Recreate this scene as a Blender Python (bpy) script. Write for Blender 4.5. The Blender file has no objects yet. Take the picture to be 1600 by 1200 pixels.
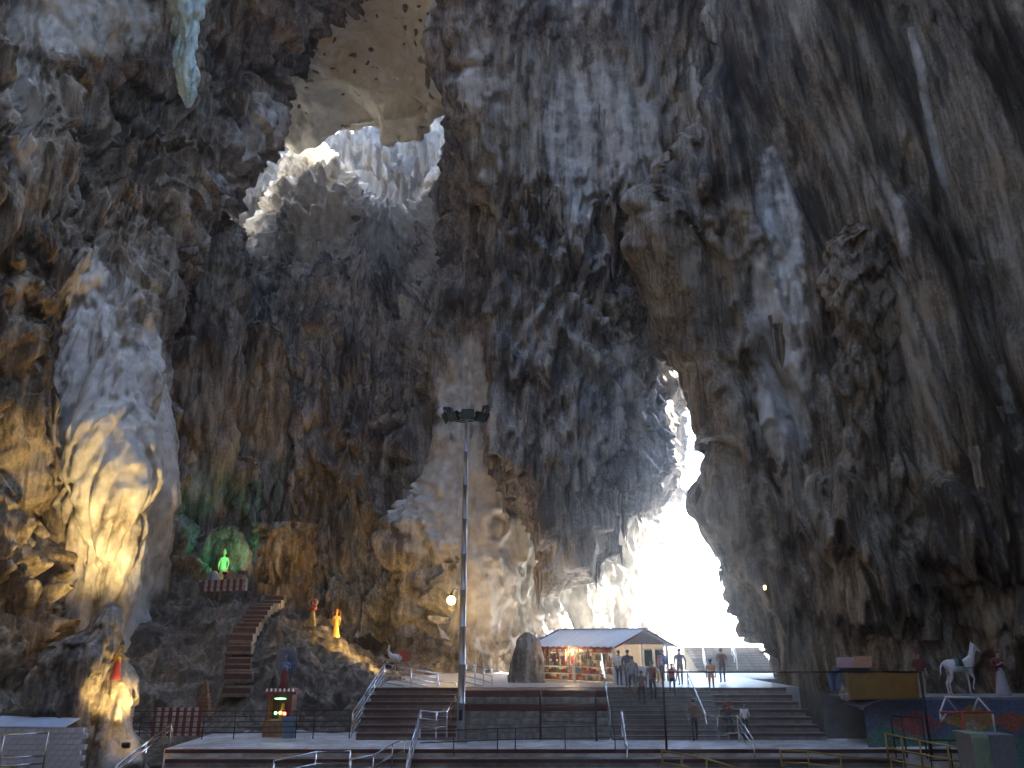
import bpy, bmesh, math, random
import numpy as np
from mathutils import Vector, Matrix

random.seed(7)
S = bpy.context.scene
COL = S.collection

# ---------------------------------------------------------------- camera
F = 1244.0                      # focal length in photograph pixels (1600 wide)
PITCH = math.radians(17.8)
CAM = np.array([0.0, 0.0, 4.2])
cam = bpy.data.cameras.new("camera")
cam.sensor_width = 36.0
cam.lens = 36.0 * F / 1600.0
cam.clip_start = 0.1
cam.clip_end = 3000
cam_o = bpy.data.objects.new("camera", cam)
cam_o.location = CAM
cam_o.rotation_euler = (math.radians(90) + PITCH, 0, 0)
COL.objects.link(cam_o)
S.camera = cam_o

# ---------------------------------------------------------------- sky, sun, exposure
SUN_EL, SUN_AZ = math.radians(46), math.radians(68)     # azimuth from +Y towards +X
w = bpy.data.worlds.new("World"); S.world = w; w.use_nodes = True
nt = w.node_tree; bg = nt.nodes["Background"]
sky = nt.nodes.new("ShaderNodeTexSky"); sky.sky_type = 'NISHITA'
sky.sun_disc = False; sky.sun_elevation = SUN_EL; sky.sun_rotation = SUN_AZ
sky.air_density = 1.0; sky.dust_density = 0.7; sky.ozone_density = 2.2
nt.links.new(sky.outputs[0], bg.inputs[0]); bg.inputs[1].default_value = 0.15
sl = bpy.data.lights.new("sun", 'SUN'); sl.energy = 5.0; sl.angle = math.radians(0.5)
sl.color = (1.0, 0.95, 0.86)
so = bpy.data.objects.new("sun", sl); COL.objects.link(so)
sd = Vector((math.sin(SUN_AZ) * math.cos(SUN_EL), math.cos(SUN_AZ) * math.cos(SUN_EL), math.sin(SUN_EL)))
so.rotation_euler = sd.to_track_quat('Z', 'Y').to_euler(); so.location = sd * 200
vs = S.view_settings
vs.view_transform = 'Standard'; vs.look = 'None'; vs.gamma = 1; vs.use_curve_mapping = False
vs.exposure = 4.35
cy = S.cycles
cy.use_denoising = True
cy.use_adaptive_sampling = True; cy.adaptive_threshold = 0.03
cy.max_bounces = 8; cy.diffuse_bounces = 5; cy.glossy_bounces = 3; cy.transmission_bounces = 4; cy.volume_bounces = 1
cy.sample_clamp_indirect = 6.0
cy.caustics_reflective = False; cy.caustics_refractive = False

# ---------------------------------------------------------------- helpers
CT, ST = math.cos(PITCH), math.sin(PITCH)
def P(px, py, Y):
    """point of the place seen at photograph pixel (px,py) that lies Y metres in front of the viewer"""
    a = (px - 800.0) / F; b = (600.0 - py) / F
    d = np.array([a, CT - b * ST, ST + b * CT])
    return CAM + d * (Y / d[1])
def XW(px, Y, z):
    """world x of pixel column px at depth Y and height z"""
    return (px - 800.0) / F * (Y * CT + (z - CAM[2]) * ST)
def YPX(py, z):
    """depth where a horizontal plane of height z shows at pixel row py (image centre column)"""
    b = (600.0 - py) / F
    return (z - CAM[2]) * (CT - b * ST) / (ST + b * CT)
def PIX(v):
    d = v - CAM
    ax = d[..., 1] * CT + d[..., 2] * ST
    up = -d[..., 1] * ST + d[..., 2] * CT
    ax = np.maximum(ax, 0.5)
    return 800 + F * d[..., 0] / ax, 600 - F * up / ax

def tag(o, label=None, cat=None, group=None, kind=None):
    if label: o["label"] = label
    if cat: o["category"] = cat
    if group: o["group"] = group
    if kind: o["kind"] = kind
    return o
def empty(name, loc, label, cat, group=None, rz=0):
    o = bpy.data.objects.new(name, None); COL.objects.link(o)
    o.location = [float(c) for c in loc]; o.rotation_euler = (0, 0, rz)
    return tag(o, label, cat, group)
def link(name, me, mat=None, parent=None, loc=None):
    o = bpy.data.objects.new(name, me); COL.objects.link(o)
    if mat is not None:
        for m in (mat if isinstance(mat, (list, tuple)) else [mat]): me.materials.append(m)
    if parent is not None: o.parent = parent
    if loc is not None: o.location = [float(c) for c in loc]
    return o
def mesh_np(name, V, Fq, smooth=True):
    me = bpy.data.meshes.new(name)
    V = np.ascontiguousarray(V, np.float32).reshape(-1, 3); Fq = np.ascontiguousarray(Fq, np.int32)
    k = Fq.shape[1]; n = len(Fq)
    me.vertices.add(len(V)); me.vertices.foreach_set("co", V.ravel())
    me.loops.add(n * k); me.loops.foreach_set("vertex_index", Fq.ravel())
    me.polygons.add(n); me.polygons.foreach_set("loop_start", np.arange(0, n * k, k, dtype=np.int32))
    me.polygons.foreach_set("use_smooth", np.full(n, smooth))
    me.update(calc_edges=True); me.validate()
    return me

class MB:
    """collects simple shapes; build() links them as one mesh object"""
    def __init__(self): self.v = []; self.f = []; self.m = []; self.s = []
    def add(self, vs, fs, mi=0, smooth=False):
        b = len(self.v); self.v += [tuple(float(c) for c in q) for q in vs]
        self.f += [tuple(b + i for i in q) for q in fs]; self.m += [mi] * len(fs); self.s += [smooth] * len(fs)
        return self
    def box(self, c, s, rz=0, mi=0, taper=1.0, rx=0, ry=0):
        hx, hy, hz = s[0] / 2, s[1] / 2, s[2] / 2
        M = Matrix.Rotation(rz, 3, 'Z') @ Matrix.Rotation(ry, 3, 'Y') @ Matrix.Rotation(rx, 3, 'X')
        vs = []
        for z in (-1, 1):
            t = taper if z > 0 else 1
            for x, y in ((-1, -1), (1, -1), (1, 1), (-1, 1)):
                q = M @ Vector((x * hx * t, y * hy * t, z * hz)); vs.append((q.x + c[0], q.y + c[1], q.z + c[2]))
        return self.add(vs, [(3, 2, 1, 0), (4, 5, 6, 7), (0, 1, 5, 4), (1, 2, 6, 5), (2, 3, 7, 6), (3, 0, 4, 7)], mi)
    def tube(self, pts, r, n=8, mi=0, cap=True, smooth=True):
        pts = [Vector([float(c) for c in q]) for q in pts]; k = len(pts)
        rs = r if isinstance(r, (list, tuple)) else [r] * k
        vs = []; prev = None
        for i, q in enumerate(pts):
            t = (pts[min(i + 1, k - 1)] - pts[max(i - 1, 0)]).normalized()
            a = Vector((0, 0, 1)) if abs(t.z) < .9 else Vector((1, 0, 0))
            if prev is not None: a = prev
            u = t.cross(a).normalized(); w2 = u.cross(t).normalized(); prev = w2
            for j in range(n):
                an = 2 * math.pi * j / n
                vs.append(q + (u * math.cos(an) + w2 * math.sin(an)) * rs[i])
        fs = [(i * n + j, i * n + (j + 1) % n, (i + 1) * n + (j + 1) % n, (i + 1) * n + j) for i in range(k - 1) for j in range(n)]
        self.add(vs, fs, mi, smooth)
        if cap:
            b = len(self.v) - len(vs)
            self.f.append(tuple(b + j for j in reversed(range(n)))); self.m.append(mi); self.s.append(False)
            self.f.append(tuple(b + (k - 1) * n + j for j in range(n))); self.m.append(mi); self.s.append(False)
        return self
    def lathe(self, prof, c=(0, 0, 0), n=16, mi=0, sy=1.0):
        vs = []; k = len(prof)
        for r, z in prof:
            for j in range(n):
                a = 2 * math.pi * j / n
                vs.append((c[0] + r * math.cos(a), c[1] + r * sy * math.sin(a), c[2] + z))
        fs = [(i * n + j, i * n + (j + 1) % n, (i + 1) * n + (j + 1) % n, (i + 1) * n + j) for i in range(k - 1) for j in range(n)]
        self.add(vs, fs, mi, True)
        b = len(self.v) - len(vs)
        self.f.append(tuple(b + j for j in reversed(range(n)))); self.m.append(mi); self.s.append(False)
        self.f.append(tuple(b + (k - 1) * n + j for j in range(n))); self.m.append(mi); self.s.append(False)
        return self
    def ball(self, c, r, n=10, mi=0):
        rx, ry, rz = r if isinstance(r, (list, tuple)) else (r, r, r)
        m = max(5, n // 2 + 1); vs = []; 
        for i in range(1, m):
            t = math.pi * i / m
            for j in range(n):
                a = 2 * math.pi * j / n
                vs.append((c[0] + rx * math.sin(t) * math.cos(a), c[1] + ry * math.sin(t) * math.sin(a), c[2] - rz * math.cos(t)))
        fs = [(i * n + j, i * n + (j + 1) % n, (i + 1) * n + (j + 1) % n, (i + 1) * n + j) for i in range(m - 2) for j in range(n)]
        a0 = len(vs); vs.append((c[0], c[1], c[2] - rz)); vs.append((c[0], c[1], c[2] + rz))
        fs += [(a0, (j + 1) % n, j) for j in range(n)]
        o = (m - 2) * n; fs += [(a0 + 1, o + j, o + (j + 1) % n) for j in range(n)]
        return self.add(vs, fs, mi, True)
    def prism(self, poly, axis, a, b, mi=0):
        """extrude a 2D polygon; axis 'x': poly in (y,z); 'y': poly in (x,z); 'z': poly in (x,y)"""
        def q(u, v2, t): return {'x': (t, u, v2), 'y': (u, t, v2), 'z': (u, v2, t)}[axis]
        n = len(poly); vs = [q(u, v2, a) for u, v2 in poly] + [q(u, v2, b) for u, v2 in poly]
        fs = [tuple(range(n)), tuple(range(2 * n - 1, n - 1, -1))] + [(i, i + n, (i + 1) % n + n, (i + 1) % n) for i in range(n)]
        return self.add(vs, fs, mi)
    def mesh(self, name):
        me = bpy.data.meshes.new(name); me.from_pydata(self.v, [], self.f)
        me.polygons.foreach_set("material_index", self.m); me.polygons.foreach_set("use_smooth", self.s)
        bm = bmesh.new(); bm.from_mesh(me); bmesh.ops.recalc_face_normals(bm, faces=bm.faces); bm.to_mesh(me); bm.free()
        me.update(); return me
    def build(self, name, mat, parent=None, loc=None): return link(name, self.mesh(name), mat, parent, loc)
def box(name, c, s, mat, parent=None, rz=0, bevel=0.0):
    """box mesh whose origin is its own centre"""
    o = MB().box((0, 0, 0), s).build(name, mat, parent, c)
    o.rotation_euler = (0, 0, rz)
    return o
def struct(o): o["kind"] = "structure"; return o

# ---------------------------------------------------------------- noise (numpy)
_rng = np.random.default_rng(11)
_perm = _rng.permutation(256).astype(np.int32); _perm = np.concatenate([_perm, _perm, _perm])
_g = _rng.normal(size=(256, 3)).astype(np.float32); _g /= np.linalg.norm(_g, axis=1, keepdims=True)
def perlin(p):
    p = np.asarray(p, np.float32); sh = p.shape[:-1]; p = p.reshape(-1, 3)
    i = np.floor(p).astype(np.int32); f = p - i; i &= 255
    u = f * f * f * (f * (f * 6 - 15) + 10)
    out = 0
    for dx in (0, 1):
        wx = u[:, 0] if dx else 1 - u[:, 0]
        hx = _perm[i[:, 0] + dx]
        for dy in (0, 1):
            wy = u[:, 1] if dy else 1 - u[:, 1]
            hy = _perm[hx + i[:, 1] + dy]
            for dz in (0, 1):
                wz = u[:, 2] if dz else 1 - u[:, 2]
                g = _g[_perm[hy + i[:, 2] + dz]]
                out = out + wx * wy * wz * (g[:, 0] * (f[:, 0] - dx) + g[:, 1] * (f[:, 1] - dy) + g[:, 2] * (f[:, 2] - dz))
    return (out * 1.5).reshape(sh)
def nz(v, sx, sz=None, off=0.0):
    sz = sz or sx
    q = np.empty_like(v); q[..., 0] = v[..., 0] / sx + off; q[..., 1] = v[..., 1] / sx + off * 1.7; q[..., 2] = v[..., 2] / sz - off
    return perlin(q)
def fbm(v, s, sz=None, off=0.0, octv=3, gain=.5):
    r = 0; a = 1.0; sz = sz or s
    for k in range(octv):
        r = r + a * nz(v, s, sz, off + 13.1 * k); s *= .5; sz *= .5; a *= gain
    return r
def sm(a, b, x):
    t = np.clip((x - a) / (b - a), 0, 1); return t * t * (3 - 2 * t)
# ---------------------------------------------------------------- materials
def mat_plain(name, col, rough=.6, metal=0.0, emit=None, estr=0.0, var=0.15, scale=6.0, bump=0.0, grime=0.0):
    m = bpy.data.materials.new(name); m.use_nodes = True
    t = m.node_tree; b = t.nodes["Principled BSDF"]
    tc = t.nodes.new("ShaderNodeTexCoord"); n = t.nodes.new("ShaderNodeTexNoise")
    n.inputs["Scale"].default_value = scale; n.inputs["Detail"].default_value = 5
    t.links.new(tc.outputs["Object"], n.inputs["Vector"])
    r = t.nodes.new("ShaderNodeValToRGB")
    lo = [c * (1 - var) for c in col]; hi = [min(1, c * (1 + var)) for c in col]
    r.color_ramp.elements[0].position = .3; r.color_ramp.elements[1].position = .7
    r.color_ramp.elements[0].color = (*lo, 1); r.color_ramp.elements[1].color = (*hi, 1)
    t.links.new(n.outputs["Fac"], r.inputs["Fac"]); t.links.new(r.outputs[0], b.inputs["Base Color"])
    if grime:
        g = t.nodes.new("ShaderNodeTexNoise"); g.inputs["Scale"].default_value = .7; g.inputs["Detail"].default_value = 7; g.inputs["Roughness"].default_value = .7
        t.links.new(tc.outputs["Object"], g.inputs["Vector"])
        gr = t.nodes.new("ShaderNodeValToRGB"); gr.color_ramp.elements[0].position = .42; gr.color_ramp.elements[1].position = .6
        k = 1 - grime; gr.color_ramp.elements[0].color = (k, k * .95, k * .88, 1); gr.color_ramp.elements[1].color = (1, 1, 1, 1)
        t.links.new(g.outputs["Fac"], gr.inputs["Fac"])
        mx = t.nodes.new("ShaderNodeMixRGB"); mx.blend_type = 'MULTIPLY'; mx.inputs[0].default_value = 1
        t.links.new(r.outputs[0], mx.inputs[1]); t.links.new(gr.outputs[0], mx.inputs[2]); t.links.new(mx.outputs[0], b.inputs["Base Color"])
    b.inputs["Roughness"].default_value = rough; b.inputs["Metallic"].default_value = metal
    if emit:
        b.inputs["Emission Color"].default_value = (*emit, 1); b.inputs["Emission Strength"].default_value = estr
    if bump:
        bp = t.nodes.new("ShaderNodeBump"); bp.inputs["Strength"].default_value = bump; bp.inputs["Distance"].default_value = .02
        t.links.new(n.outputs["Fac"], bp.inputs["Height"]); t.links.new(bp.outputs[0], b.inputs["Normal"])
    return m

def mat_rock(name, dark, mid, pale, streak=1.0, pale_bias=0.0, tint=(.5, .36, .16), tint_amt=.35, rough=.75, bump=.85, pcol=((.42, .395, .35), (.70, .67, .61))):
    """limestone: brown-grey body, vertical drip streaks, pale clean calcite where attribute 'pale' says so"""
    m = bpy.data.materials.new(name); m.use_nodes = True
    t = m.node_tree; L = t.links; b = t.nodes["Principled BSDF"]
    tc = t.nodes.new("ShaderNodeTexCoord")
    def noise(scale, det, vec=None, rgh=.6):
        n = t.nodes.new("ShaderNodeTexNoise"); n.inputs["Scale"].default_value = scale; n.inputs["Detail"].default_value = det
        n.inputs["Roughness"].default_value = rgh
        if vec is None: L.new(tc.outputs["Object"], n.inputs["Vector"])
        else:
            mp = t.nodes.new("ShaderNodeMapping"); mp.inputs["Scale"].default_value = vec
            L.new(tc.outputs["Object"], mp.inputs["Vector"]); L.new(mp.outputs[0], n.inputs["Vector"])
        return n.outputs["Fac"]
    def math_(op, a, c):
        n = t.nodes.new("ShaderNodeMath"); n.operation = op
        for i, q in enumerate((a, c)):
            if isinstance(q, (int, float)): n.inputs[i].default_value = q
            else: L.new(q, n.inputs[i])
        return n.outputs[0]
    big = noise(.16, 2); st = noise(1.0, 3, (1.1, 1.1, .10)); st2 = noise(1.0, 2, (4.5, 4.5, .35)); fine = noise(5.0, 3)
    f = math_('MULTIPLY', big, 1.0)
    f = math_('ADD', f, math_('MULTIPLY', math_('SUBTRACT', st, .5), 1.3 * streak))
    f = math_('ADD', f, math_('MULTIPLY', math_('SUBTRACT', st2, .5), .8 * streak))
    f = math_('ADD', f, math_('MULTIPLY', math_('SUBTRACT', fine, .5), .6))
    f = math_('ADD', f, pale_bias)
    r = t.nodes.new("ShaderNodeValToRGB"); e = r.color_ramp.elements
    e[0].position = .27; e[0].color = (*dark, 1); e[1].position = .80; e[1].color = (*pale, 1)
    k = e.new(.53); k.color = (*mid, 1)
    L.new(f, r.inputs["Fac"])
    # iron / clay tint patches
    tn = noise(.33, 1); tr = t.nodes.new("ShaderNodeValToRGB")
    tr.color_ramp.elements[0].position = .52; tr.color_ramp.elements[1].position = .72
    L.new(tn, tr.inputs["Fac"])
    mx = t.nodes.new("ShaderNodeMixRGB"); mx.blend_type = 'MULTIPLY'
    L.new(math_('MULTIPLY', tr.outputs[0], tint_amt), mx.inputs[0]); L.new(r.outputs[0], mx.inputs[1])
    mx.inputs[2].default_value = (min(1, tint[0] * 2), min(1, tint[1] * 2), min(1, tint[2] * 2), 1)
    # pale calcite, on some walls painted-in light as well
    at = t.nodes.new("ShaderNodeAttribute"); at.attribute_name = "pale"
    pf = math_('ADD', at.outputs["Fac"], math_('MULTIPLY', math_('SUBTRACT', math_('ADD', noise(1.1, 2), st), 1.0), .9))
    pr = t.nodes.new("ShaderNodeValToRGB"); pr.color_ramp.elements[0].position = .25; pr.color_ramp.elements[1].position = .75
    L.new(pf, pr.inputs["Fac"])
    pc = t.nodes.new("ShaderNodeValToRGB"); pe = pc.color_ramp.elements
    pe[0].position = .3; pe[0].color = (*pcol[0], 1); pe[1].position = .7; pe[1].color = (*pcol[1], 1)
    L.new(noise(1.2, 3), pc.inputs["Fac"])
    m2 = t.nodes.new("ShaderNodeMixRGB"); L.new(pr.outputs[0], m2.inputs[0]); L.new(mx.outputs[0], m2.inputs[1]); L.new(pc.outputs[0], m2.inputs[2])
    L.new(m2.outputs[0], b.inputs["Base Color"])
    b.inputs["Roughness"].default_value = rough
    b.inputs["Specular IOR Level"].default_value = .35
    b1 = t.nodes.new("ShaderNodeBump"); b1.inputs["Strength"].default_value = bump; b1.inputs["Distance"].default_value = .12
    L.new(noise(2.2, 5, (1.6, 1.6, .55), .65), b1.inputs["Height"])
    b2 = t.nodes.new("ShaderNodeBump"); b2.inputs["Strength"].default_value = bump * .8; b2.inputs["Distance"].default_value = .03
    L.new(noise(14, 2), b2.inputs["Height"]); L.new(b1.outputs[0], b2.inputs["Normal"])
    L.new(b2.outputs[0], b.inputs["Normal"])
    return m

M = {}
M['rock'] = mat_rock('limestone_brown', (.045, .034, .022), (.18, .145, .10), (.36, .31, .245))
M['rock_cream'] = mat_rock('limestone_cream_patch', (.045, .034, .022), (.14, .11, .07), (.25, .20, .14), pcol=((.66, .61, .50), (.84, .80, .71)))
M['rock_grey'] = mat_rock('limestone_grey', (.055, .05, .045), (.20, .18, .155), (.42, .38, .33), tint_amt=.25)
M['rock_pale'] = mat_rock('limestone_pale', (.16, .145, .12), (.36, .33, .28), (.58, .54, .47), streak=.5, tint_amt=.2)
M['rock_white'] = mat_rock('limestone_cream', (.34, .28, .19), (.66, .60, .50), (.80, .75, .66), streak=.12, pale_bias=.1, tint_amt=.3, tint=(.45, .42, .3), bump=.3)
M['rock_dark'] = mat_rock('limestone_dark', (.03, .024, .018), (.10, .083, .06), (.24, .21, .17))
M['ground'] = mat_rock('cave_ground', (.03, .026, .02), (.09, .078, .06), (.18, .16, .13), streak=.1)
M['concrete'] = mat_plain('concrete', (.27, .26, .245), .75, var=.3, scale=2.5, bump=.3)
M['concrete_floor'] = mat_plain('polished_concrete', (.72, .71, .70), .42, var=.15, scale=2.5, grime=.45)
M['redpaint'] = mat_plain('red_painted_concrete', (.10, .022, .024), .55, var=.5, scale=5, grime=.6)
M['block'] = mat_plain('grey_block', (.25, .24, .225), .8, var=.35, scale=3, bump=.3, grime=.5)
M['steel'] = mat_plain('stainless_steel', (.72, .72, .75), .25, 1.0, var=.06)
M['iron'] = mat_plain('dark_iron', (.025, .025, .03), .45, .6, var=.2)
M['galv'] = mat_plain('galvanised', (.36, .36, .37), .45, .85, var=.15, scale=3)
M['white'] = mat_plain('white_paint', (.78, .77, .75), .5, var=.08)
M['red'] = mat_plain('red_paint', (.45, .04, .035), .5)
M['yellow_lit'] = mat_plain('yellow_lit_rail', (.34, .22, .06), .3, .7, var=.1)  # dark rails; the yellow light on them is put into the colour
M['concrete_dark'] = mat_plain('dark_concrete', (.10, .095, .085), .8, var=.35, scale=2, bump=.3)
M['upper_floor'] = mat_plain('upper_floor', (.34, .33, .31), .5, var=.2, scale=1.5)
# ---------------------------------------------------------------- cave rock
def upsample(ctrl, cell):
    C = np.asarray(ctrl, float); 
    def along(C, axis):
        C = np.moveaxis(C, axis, 0); n = len(C)
        lens = np.linalg.norm(np.diff(C, axis=0), axis=-1).reshape(n - 1, -1)
        lens = np.percentile(lens, 60, axis=1)
        out = []
        for i in range(n - 1):
            k = max(2, int(lens[i] / cell))
            t = (np.arange(k) / k).reshape((-1,) + (1,) * (C.ndim - 1))
            p0, p1, p2, p3 = C[max(i - 1, 0)], C[i], C[i + 1], C[min(i + 2, n - 1)]
            m1 = (p2 - p0) * .5; m2 = (p3 - p1) * .5
            t2, t3 = t * t, t * t * t
            out.append((2 * t3 - 3 * t2 + 1) * p1 + (t3 - 2 * t2 + t) * m1 + (-2 * t3 + 3 * t2) * p2 + (t3 - t2) * m2)
        out.append(C[-1:]); return np.moveaxis(np.concatenate(out), 0, axis)
    return along(along(C, 0), 1)
def normals(G, toward=None):
    du = np.gradient(G, axis=0); dv = np.gradient(G, axis=1)
    n = np.cross(du, dv); n /= np.linalg.norm(n, axis=-1, keepdims=True) + 1e-9
    if toward is not None:
        c = (n * (np.asarray(toward) - G)).sum(-1).mean()
        if c < 0: n = -n
    return n
def tongues(v, T, L, sx, off=0.0, warp=1.0):
    """tiers of hanging drapery: swells downward, ends in ragged tips, then an undercut"""
    q = v.copy(); q[..., 0] += warp * nz(v, 3.0, 6.0, off + 5); q[..., 1] += warp * nz(v, 3.0, 6.0, off + 9)
    col = nz(q, sx, sx * 14, off) + .5 * nz(q, sx * .45, sx * 10, off + 3)
    ph = (v[..., 2] + L * col * 1.6) / T + .9 * nz(v, 7.0, 9.0, off + 21)
    fr = ph - np.floor(ph)                    # 0 at tip, grows upward
    body = sm(0, .10, fr) * (1 - sm(.12, 1.0, fr)) 
    rid = np.minimum(1, np.abs(col) * 1.9) ** .8
    return body * (.35 + .85 * rid)
def ridge(v, sx, sz, off=0.0, warp=.8):
    q = v.copy(); q[..., 0] += warp * nz(v, 4.0, 10.0, off + 2); q[..., 1] += warp * nz(v, 4.0, 10.0, off + 4)
    n = nz(q, sx, sz, off)
    return 2.3 * np.abs(n) ** .85          # round ribs parted by sharp creases
def rock_disp(v, big=1.6, col=.9, t1=1.3, t2=.55, fl=.22, pop=.22, fine=.07, off=0.0, T1=8.0, T2=3.2):
    d = big * fbm(v, 11, 14, off, 2) * 1.2
    d += col * (ridge(v, 4.5, 30, off + 1) - .3)
    d += t1 * tongues(v, T1, 3.4, 1.5, off + 31)
    d += t2 * tongues(v, T2, 1.5, .62, off + 47, .6)
    d += fl * (ridge(v, .9, 8, off + 61, .5) - .3)
    d += pop * fbm(v, 1.5, 1.5, off + 71, 3, .55)
    d += fine * fbm(v, .34, .5, off + 81, 2)
    return d
def sheet(name, ctrl, mat, cell=.15, toward=(0, 0, 8), disp=None, pale=None, post=None, parent=None):
    G = upsample(ctrl, cell).astype(np.float32)
    n = normals(G, toward)
    px, py = PIX(G)
    d = disp(G, px, py) if disp else 0
    V = G + n * np.asarray(d)[..., None]
    if post: V = post(V, G, n, px, py)
    R, Cc = V.shape[:2]
    idx = np.arange(R * Cc).reshape(R, Cc)
    q = np.stack([idx[:-1, :-1], idx[1:, :-1], idx[1:, 1:], idx[:-1, 1:]], -1).reshape(-1, 4)
    me = mesh_np(name, V, q)
    # orientation towards the viewer side is irrelevant for shading, smooth faces
    at = me.attributes.new("pale", 'FLOAT', 'POINT')
    a = np.zeros(R * Cc, np.float32)
    if pale is not None: a = np.asarray(pale(V, px, py), np.float32).ravel()
    at.data.foreach_set("value", a)
    o = link(name, me, mat, parent)
    return struct(o), V
def blob(px, py, cx, cy, rx, ry, soft=.35):
    r = np.sqrt(((px - cx) / rx) ** 2 + ((py - cy) / ry) ** 2)
    return 1 - sm(1 - soft, 1 + soft, r)
def W3(*rows): return [[p for p in r] for r in rows]

# --- right massif -------------------------------------------------------
def row_R(py, ex, eY, Ys, pyr=None):
    xs = [1200, 1320, 1450, 1600, 1800]
    e = P(ex + (104 if py > 990 else 84 if py > 850 else 62 if py > 500 else 30), py, eY)
    r = [e + np.array([40, 26, 0.]), e + np.array([9.0, 11, 0]), e + np.array([1.6, 4, 0])]
    r.append(e)
    for k, (x, y) in enumerate(zip(xs, Ys)):
        yy = py + ((pyr - py) * (k + 1) / 5 if pyr else 0)
        r.append(P(max(x, ex + 45 + 25 * k), yy, y))
    z = r[-1][2]
    r.append(np.array([44, 8, z * .8 + 4])); r.append(np.array([50, -12, z * .7 + 6]))
    return r
ctrl_R = [
    row_R(-420, 1120, 45, (43, 40, 37, 33, 28)),
    row_R(-50, 1085, 47.5, (46, 44, 42, 39, 35)),
    row_R(120, 1090, 48.5, (47, 45, 43, 41, 37)),
    row_R(280, 1050, 49.5, (47.5, 46, 44, 42, 38)),
    row_R(430, 1015, 50.5, (48, 46, 44, 42, 38)),
    row_R(560, 1040, 50.5, (48, 46.5, 44.5, 42, 38)),
    row_R(685, 1098, 50, (48.5, 46.5, 44.5, 42.5, 38)),
    row_R(740, 1082, 50, (48.5, 46.5, 44.5, 42.5, 38)),
    row_R(805, 1072, 50, (48, 46, 44, 42.5, 38)),
    row_R(862, 1090, 50, (48, 46, 44, 42.5, 38)),
    row_R(920, 1130, 49.5, (48, 46, 44.5, 43, 38)),
    row_R(1000, 1160, 49, (48, 46.5, 45, 43.5, 39), 1010),
    row_R(1080, 1170, 48.5, (47.8, 46, 44.5, 43, 39), 1120),
    row_R(1140, 1172, 48.5, (47.8, 46, 44.5, 43, 39), 1200),
]
def disp_R(v, px, py):
    flute = np.maximum(blob(px, py, 1300, 330, 150, 420, .5), .8 * blob(px, py, 1470, 380, 110, 380, .5))            # long clean flutes in the middle
    clump = np.maximum(blob(px, py, 1150, 640, 110, 330, .5), blob(px, py, 1350, 900, 230, 160, .5))
    q = v.copy(); q[..., 0] += (v[..., 2] - 20) * .20          # the buttresses lean
    d = 1.2 * fbm(v, 11, 18, 3.3, 2) + 2.1 * (ridge(q, 9, 90, 2.2, 1.2) - .6)
    d += (.9 + .5 * flute) * (ridge(q, 3.4, 60, 4.1, .6) - .5)
    d += (.28 + .25 * flute) * (ridge(q, 1.3, 40, 9.0, .35) - .5)
    vary = sm(-.1, .45, nz(v, 8, 12, 55.0)); k = (1 - .92 * flute) * (.25 + .75 * vary)
    d += (k * 1.5 + .5 * clump) * tongues(v, 9.0, 4.0, 2.0, 12.0)
    d += (k * .55 + .4 * clump) * tongues(v, 3.4, 1.7, .8, 15.0, .6)
    d += .12 * (ridge(q, .55, 20, 18.0, .2) - .5)
    d += (.1 + .16 * k + .12 * clump) * fbm(v, 1.6, 2.2, 19.0, 3, .6) + .07 * fbm(v, .38, .8, 20., 2)
    e = blob(px, py, 1100, 760, 90, 260, .5)
    d *= 1 - .45 * e
    return d
def pale_R(v, px, py):
    def line(x0, y0, x1, y1, w_):
        t = np.clip((py - y0) / (y1 - y0), -.2, 1.2); return (1 - sm(.5, 1.2, np.abs(px - (x0 + (x1 - x0) * t)) / w_)) * sm(-.05, .1, t) * (1 - sm(.9, 1.05, t))
    a = .62 * blob(px, py, 1215, 440, 45, 240) + .6 * line(1418, 20, 1478, 285, 9) + .45 * line(1380, 290, 1425, 420, 14) + .45 * line(1560, 560, 1580, 650, 10)
    return a + .5 * blob(px, py, 1235, 650, 40, 90)
wall_R, VR = sheet('cave_wall_right', ctrl_R, M['rock'], .14, disp=disp_R, pale=pale_R)

# --- upper centre wall with its hanging lip --------------------------------
def colrow(py, pts, back=None): return [P(x, py + (dy if len(t) else 0), y) for (x, y, *t) in pts for dy in [t[0] if t else 0]]
def row_BU(py, ex, Ye, off=0.0):
    e = P(ex, py, Ye)
    return [e + np.array([2.5, 16, 0]), e + np.array([.4, 5, 0]), e, P(ex + 75, py, Ye - .6), P(905, py, Ye - .8), P(1000, py, Ye - .6), P(1090, py, Ye - .4), P(1160, py, Ye)]
ctrl_BU = [row_BU(-420, 690, 47), row_BU(-60, 705, 50.5), row_BU(80, 725, 52), row_BU(200, 757, 53), row_BU(290, 765, 53.6), row_BU(335, 768, 54.4), row_BU(362, 769, 56.2),
           row_BU(350, 770, 59)]
def lip_post(bot, length, sx, seed, width=2.2):
    def f(V, G, n, px, py):
        m = sm(bot - 90, bot, py)
        c = nz(G * np.array([1, .3, 0], np.float32), sx, sx, seed) + .6 * nz(G * np.array([1, .3, 0], np.float32), sx * .4, sx * .4, seed + 3)
        V = V.copy(); V[..., 2] -= m * length * np.clip(c + .1, -.2, 1.2); return V
    return f
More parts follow.
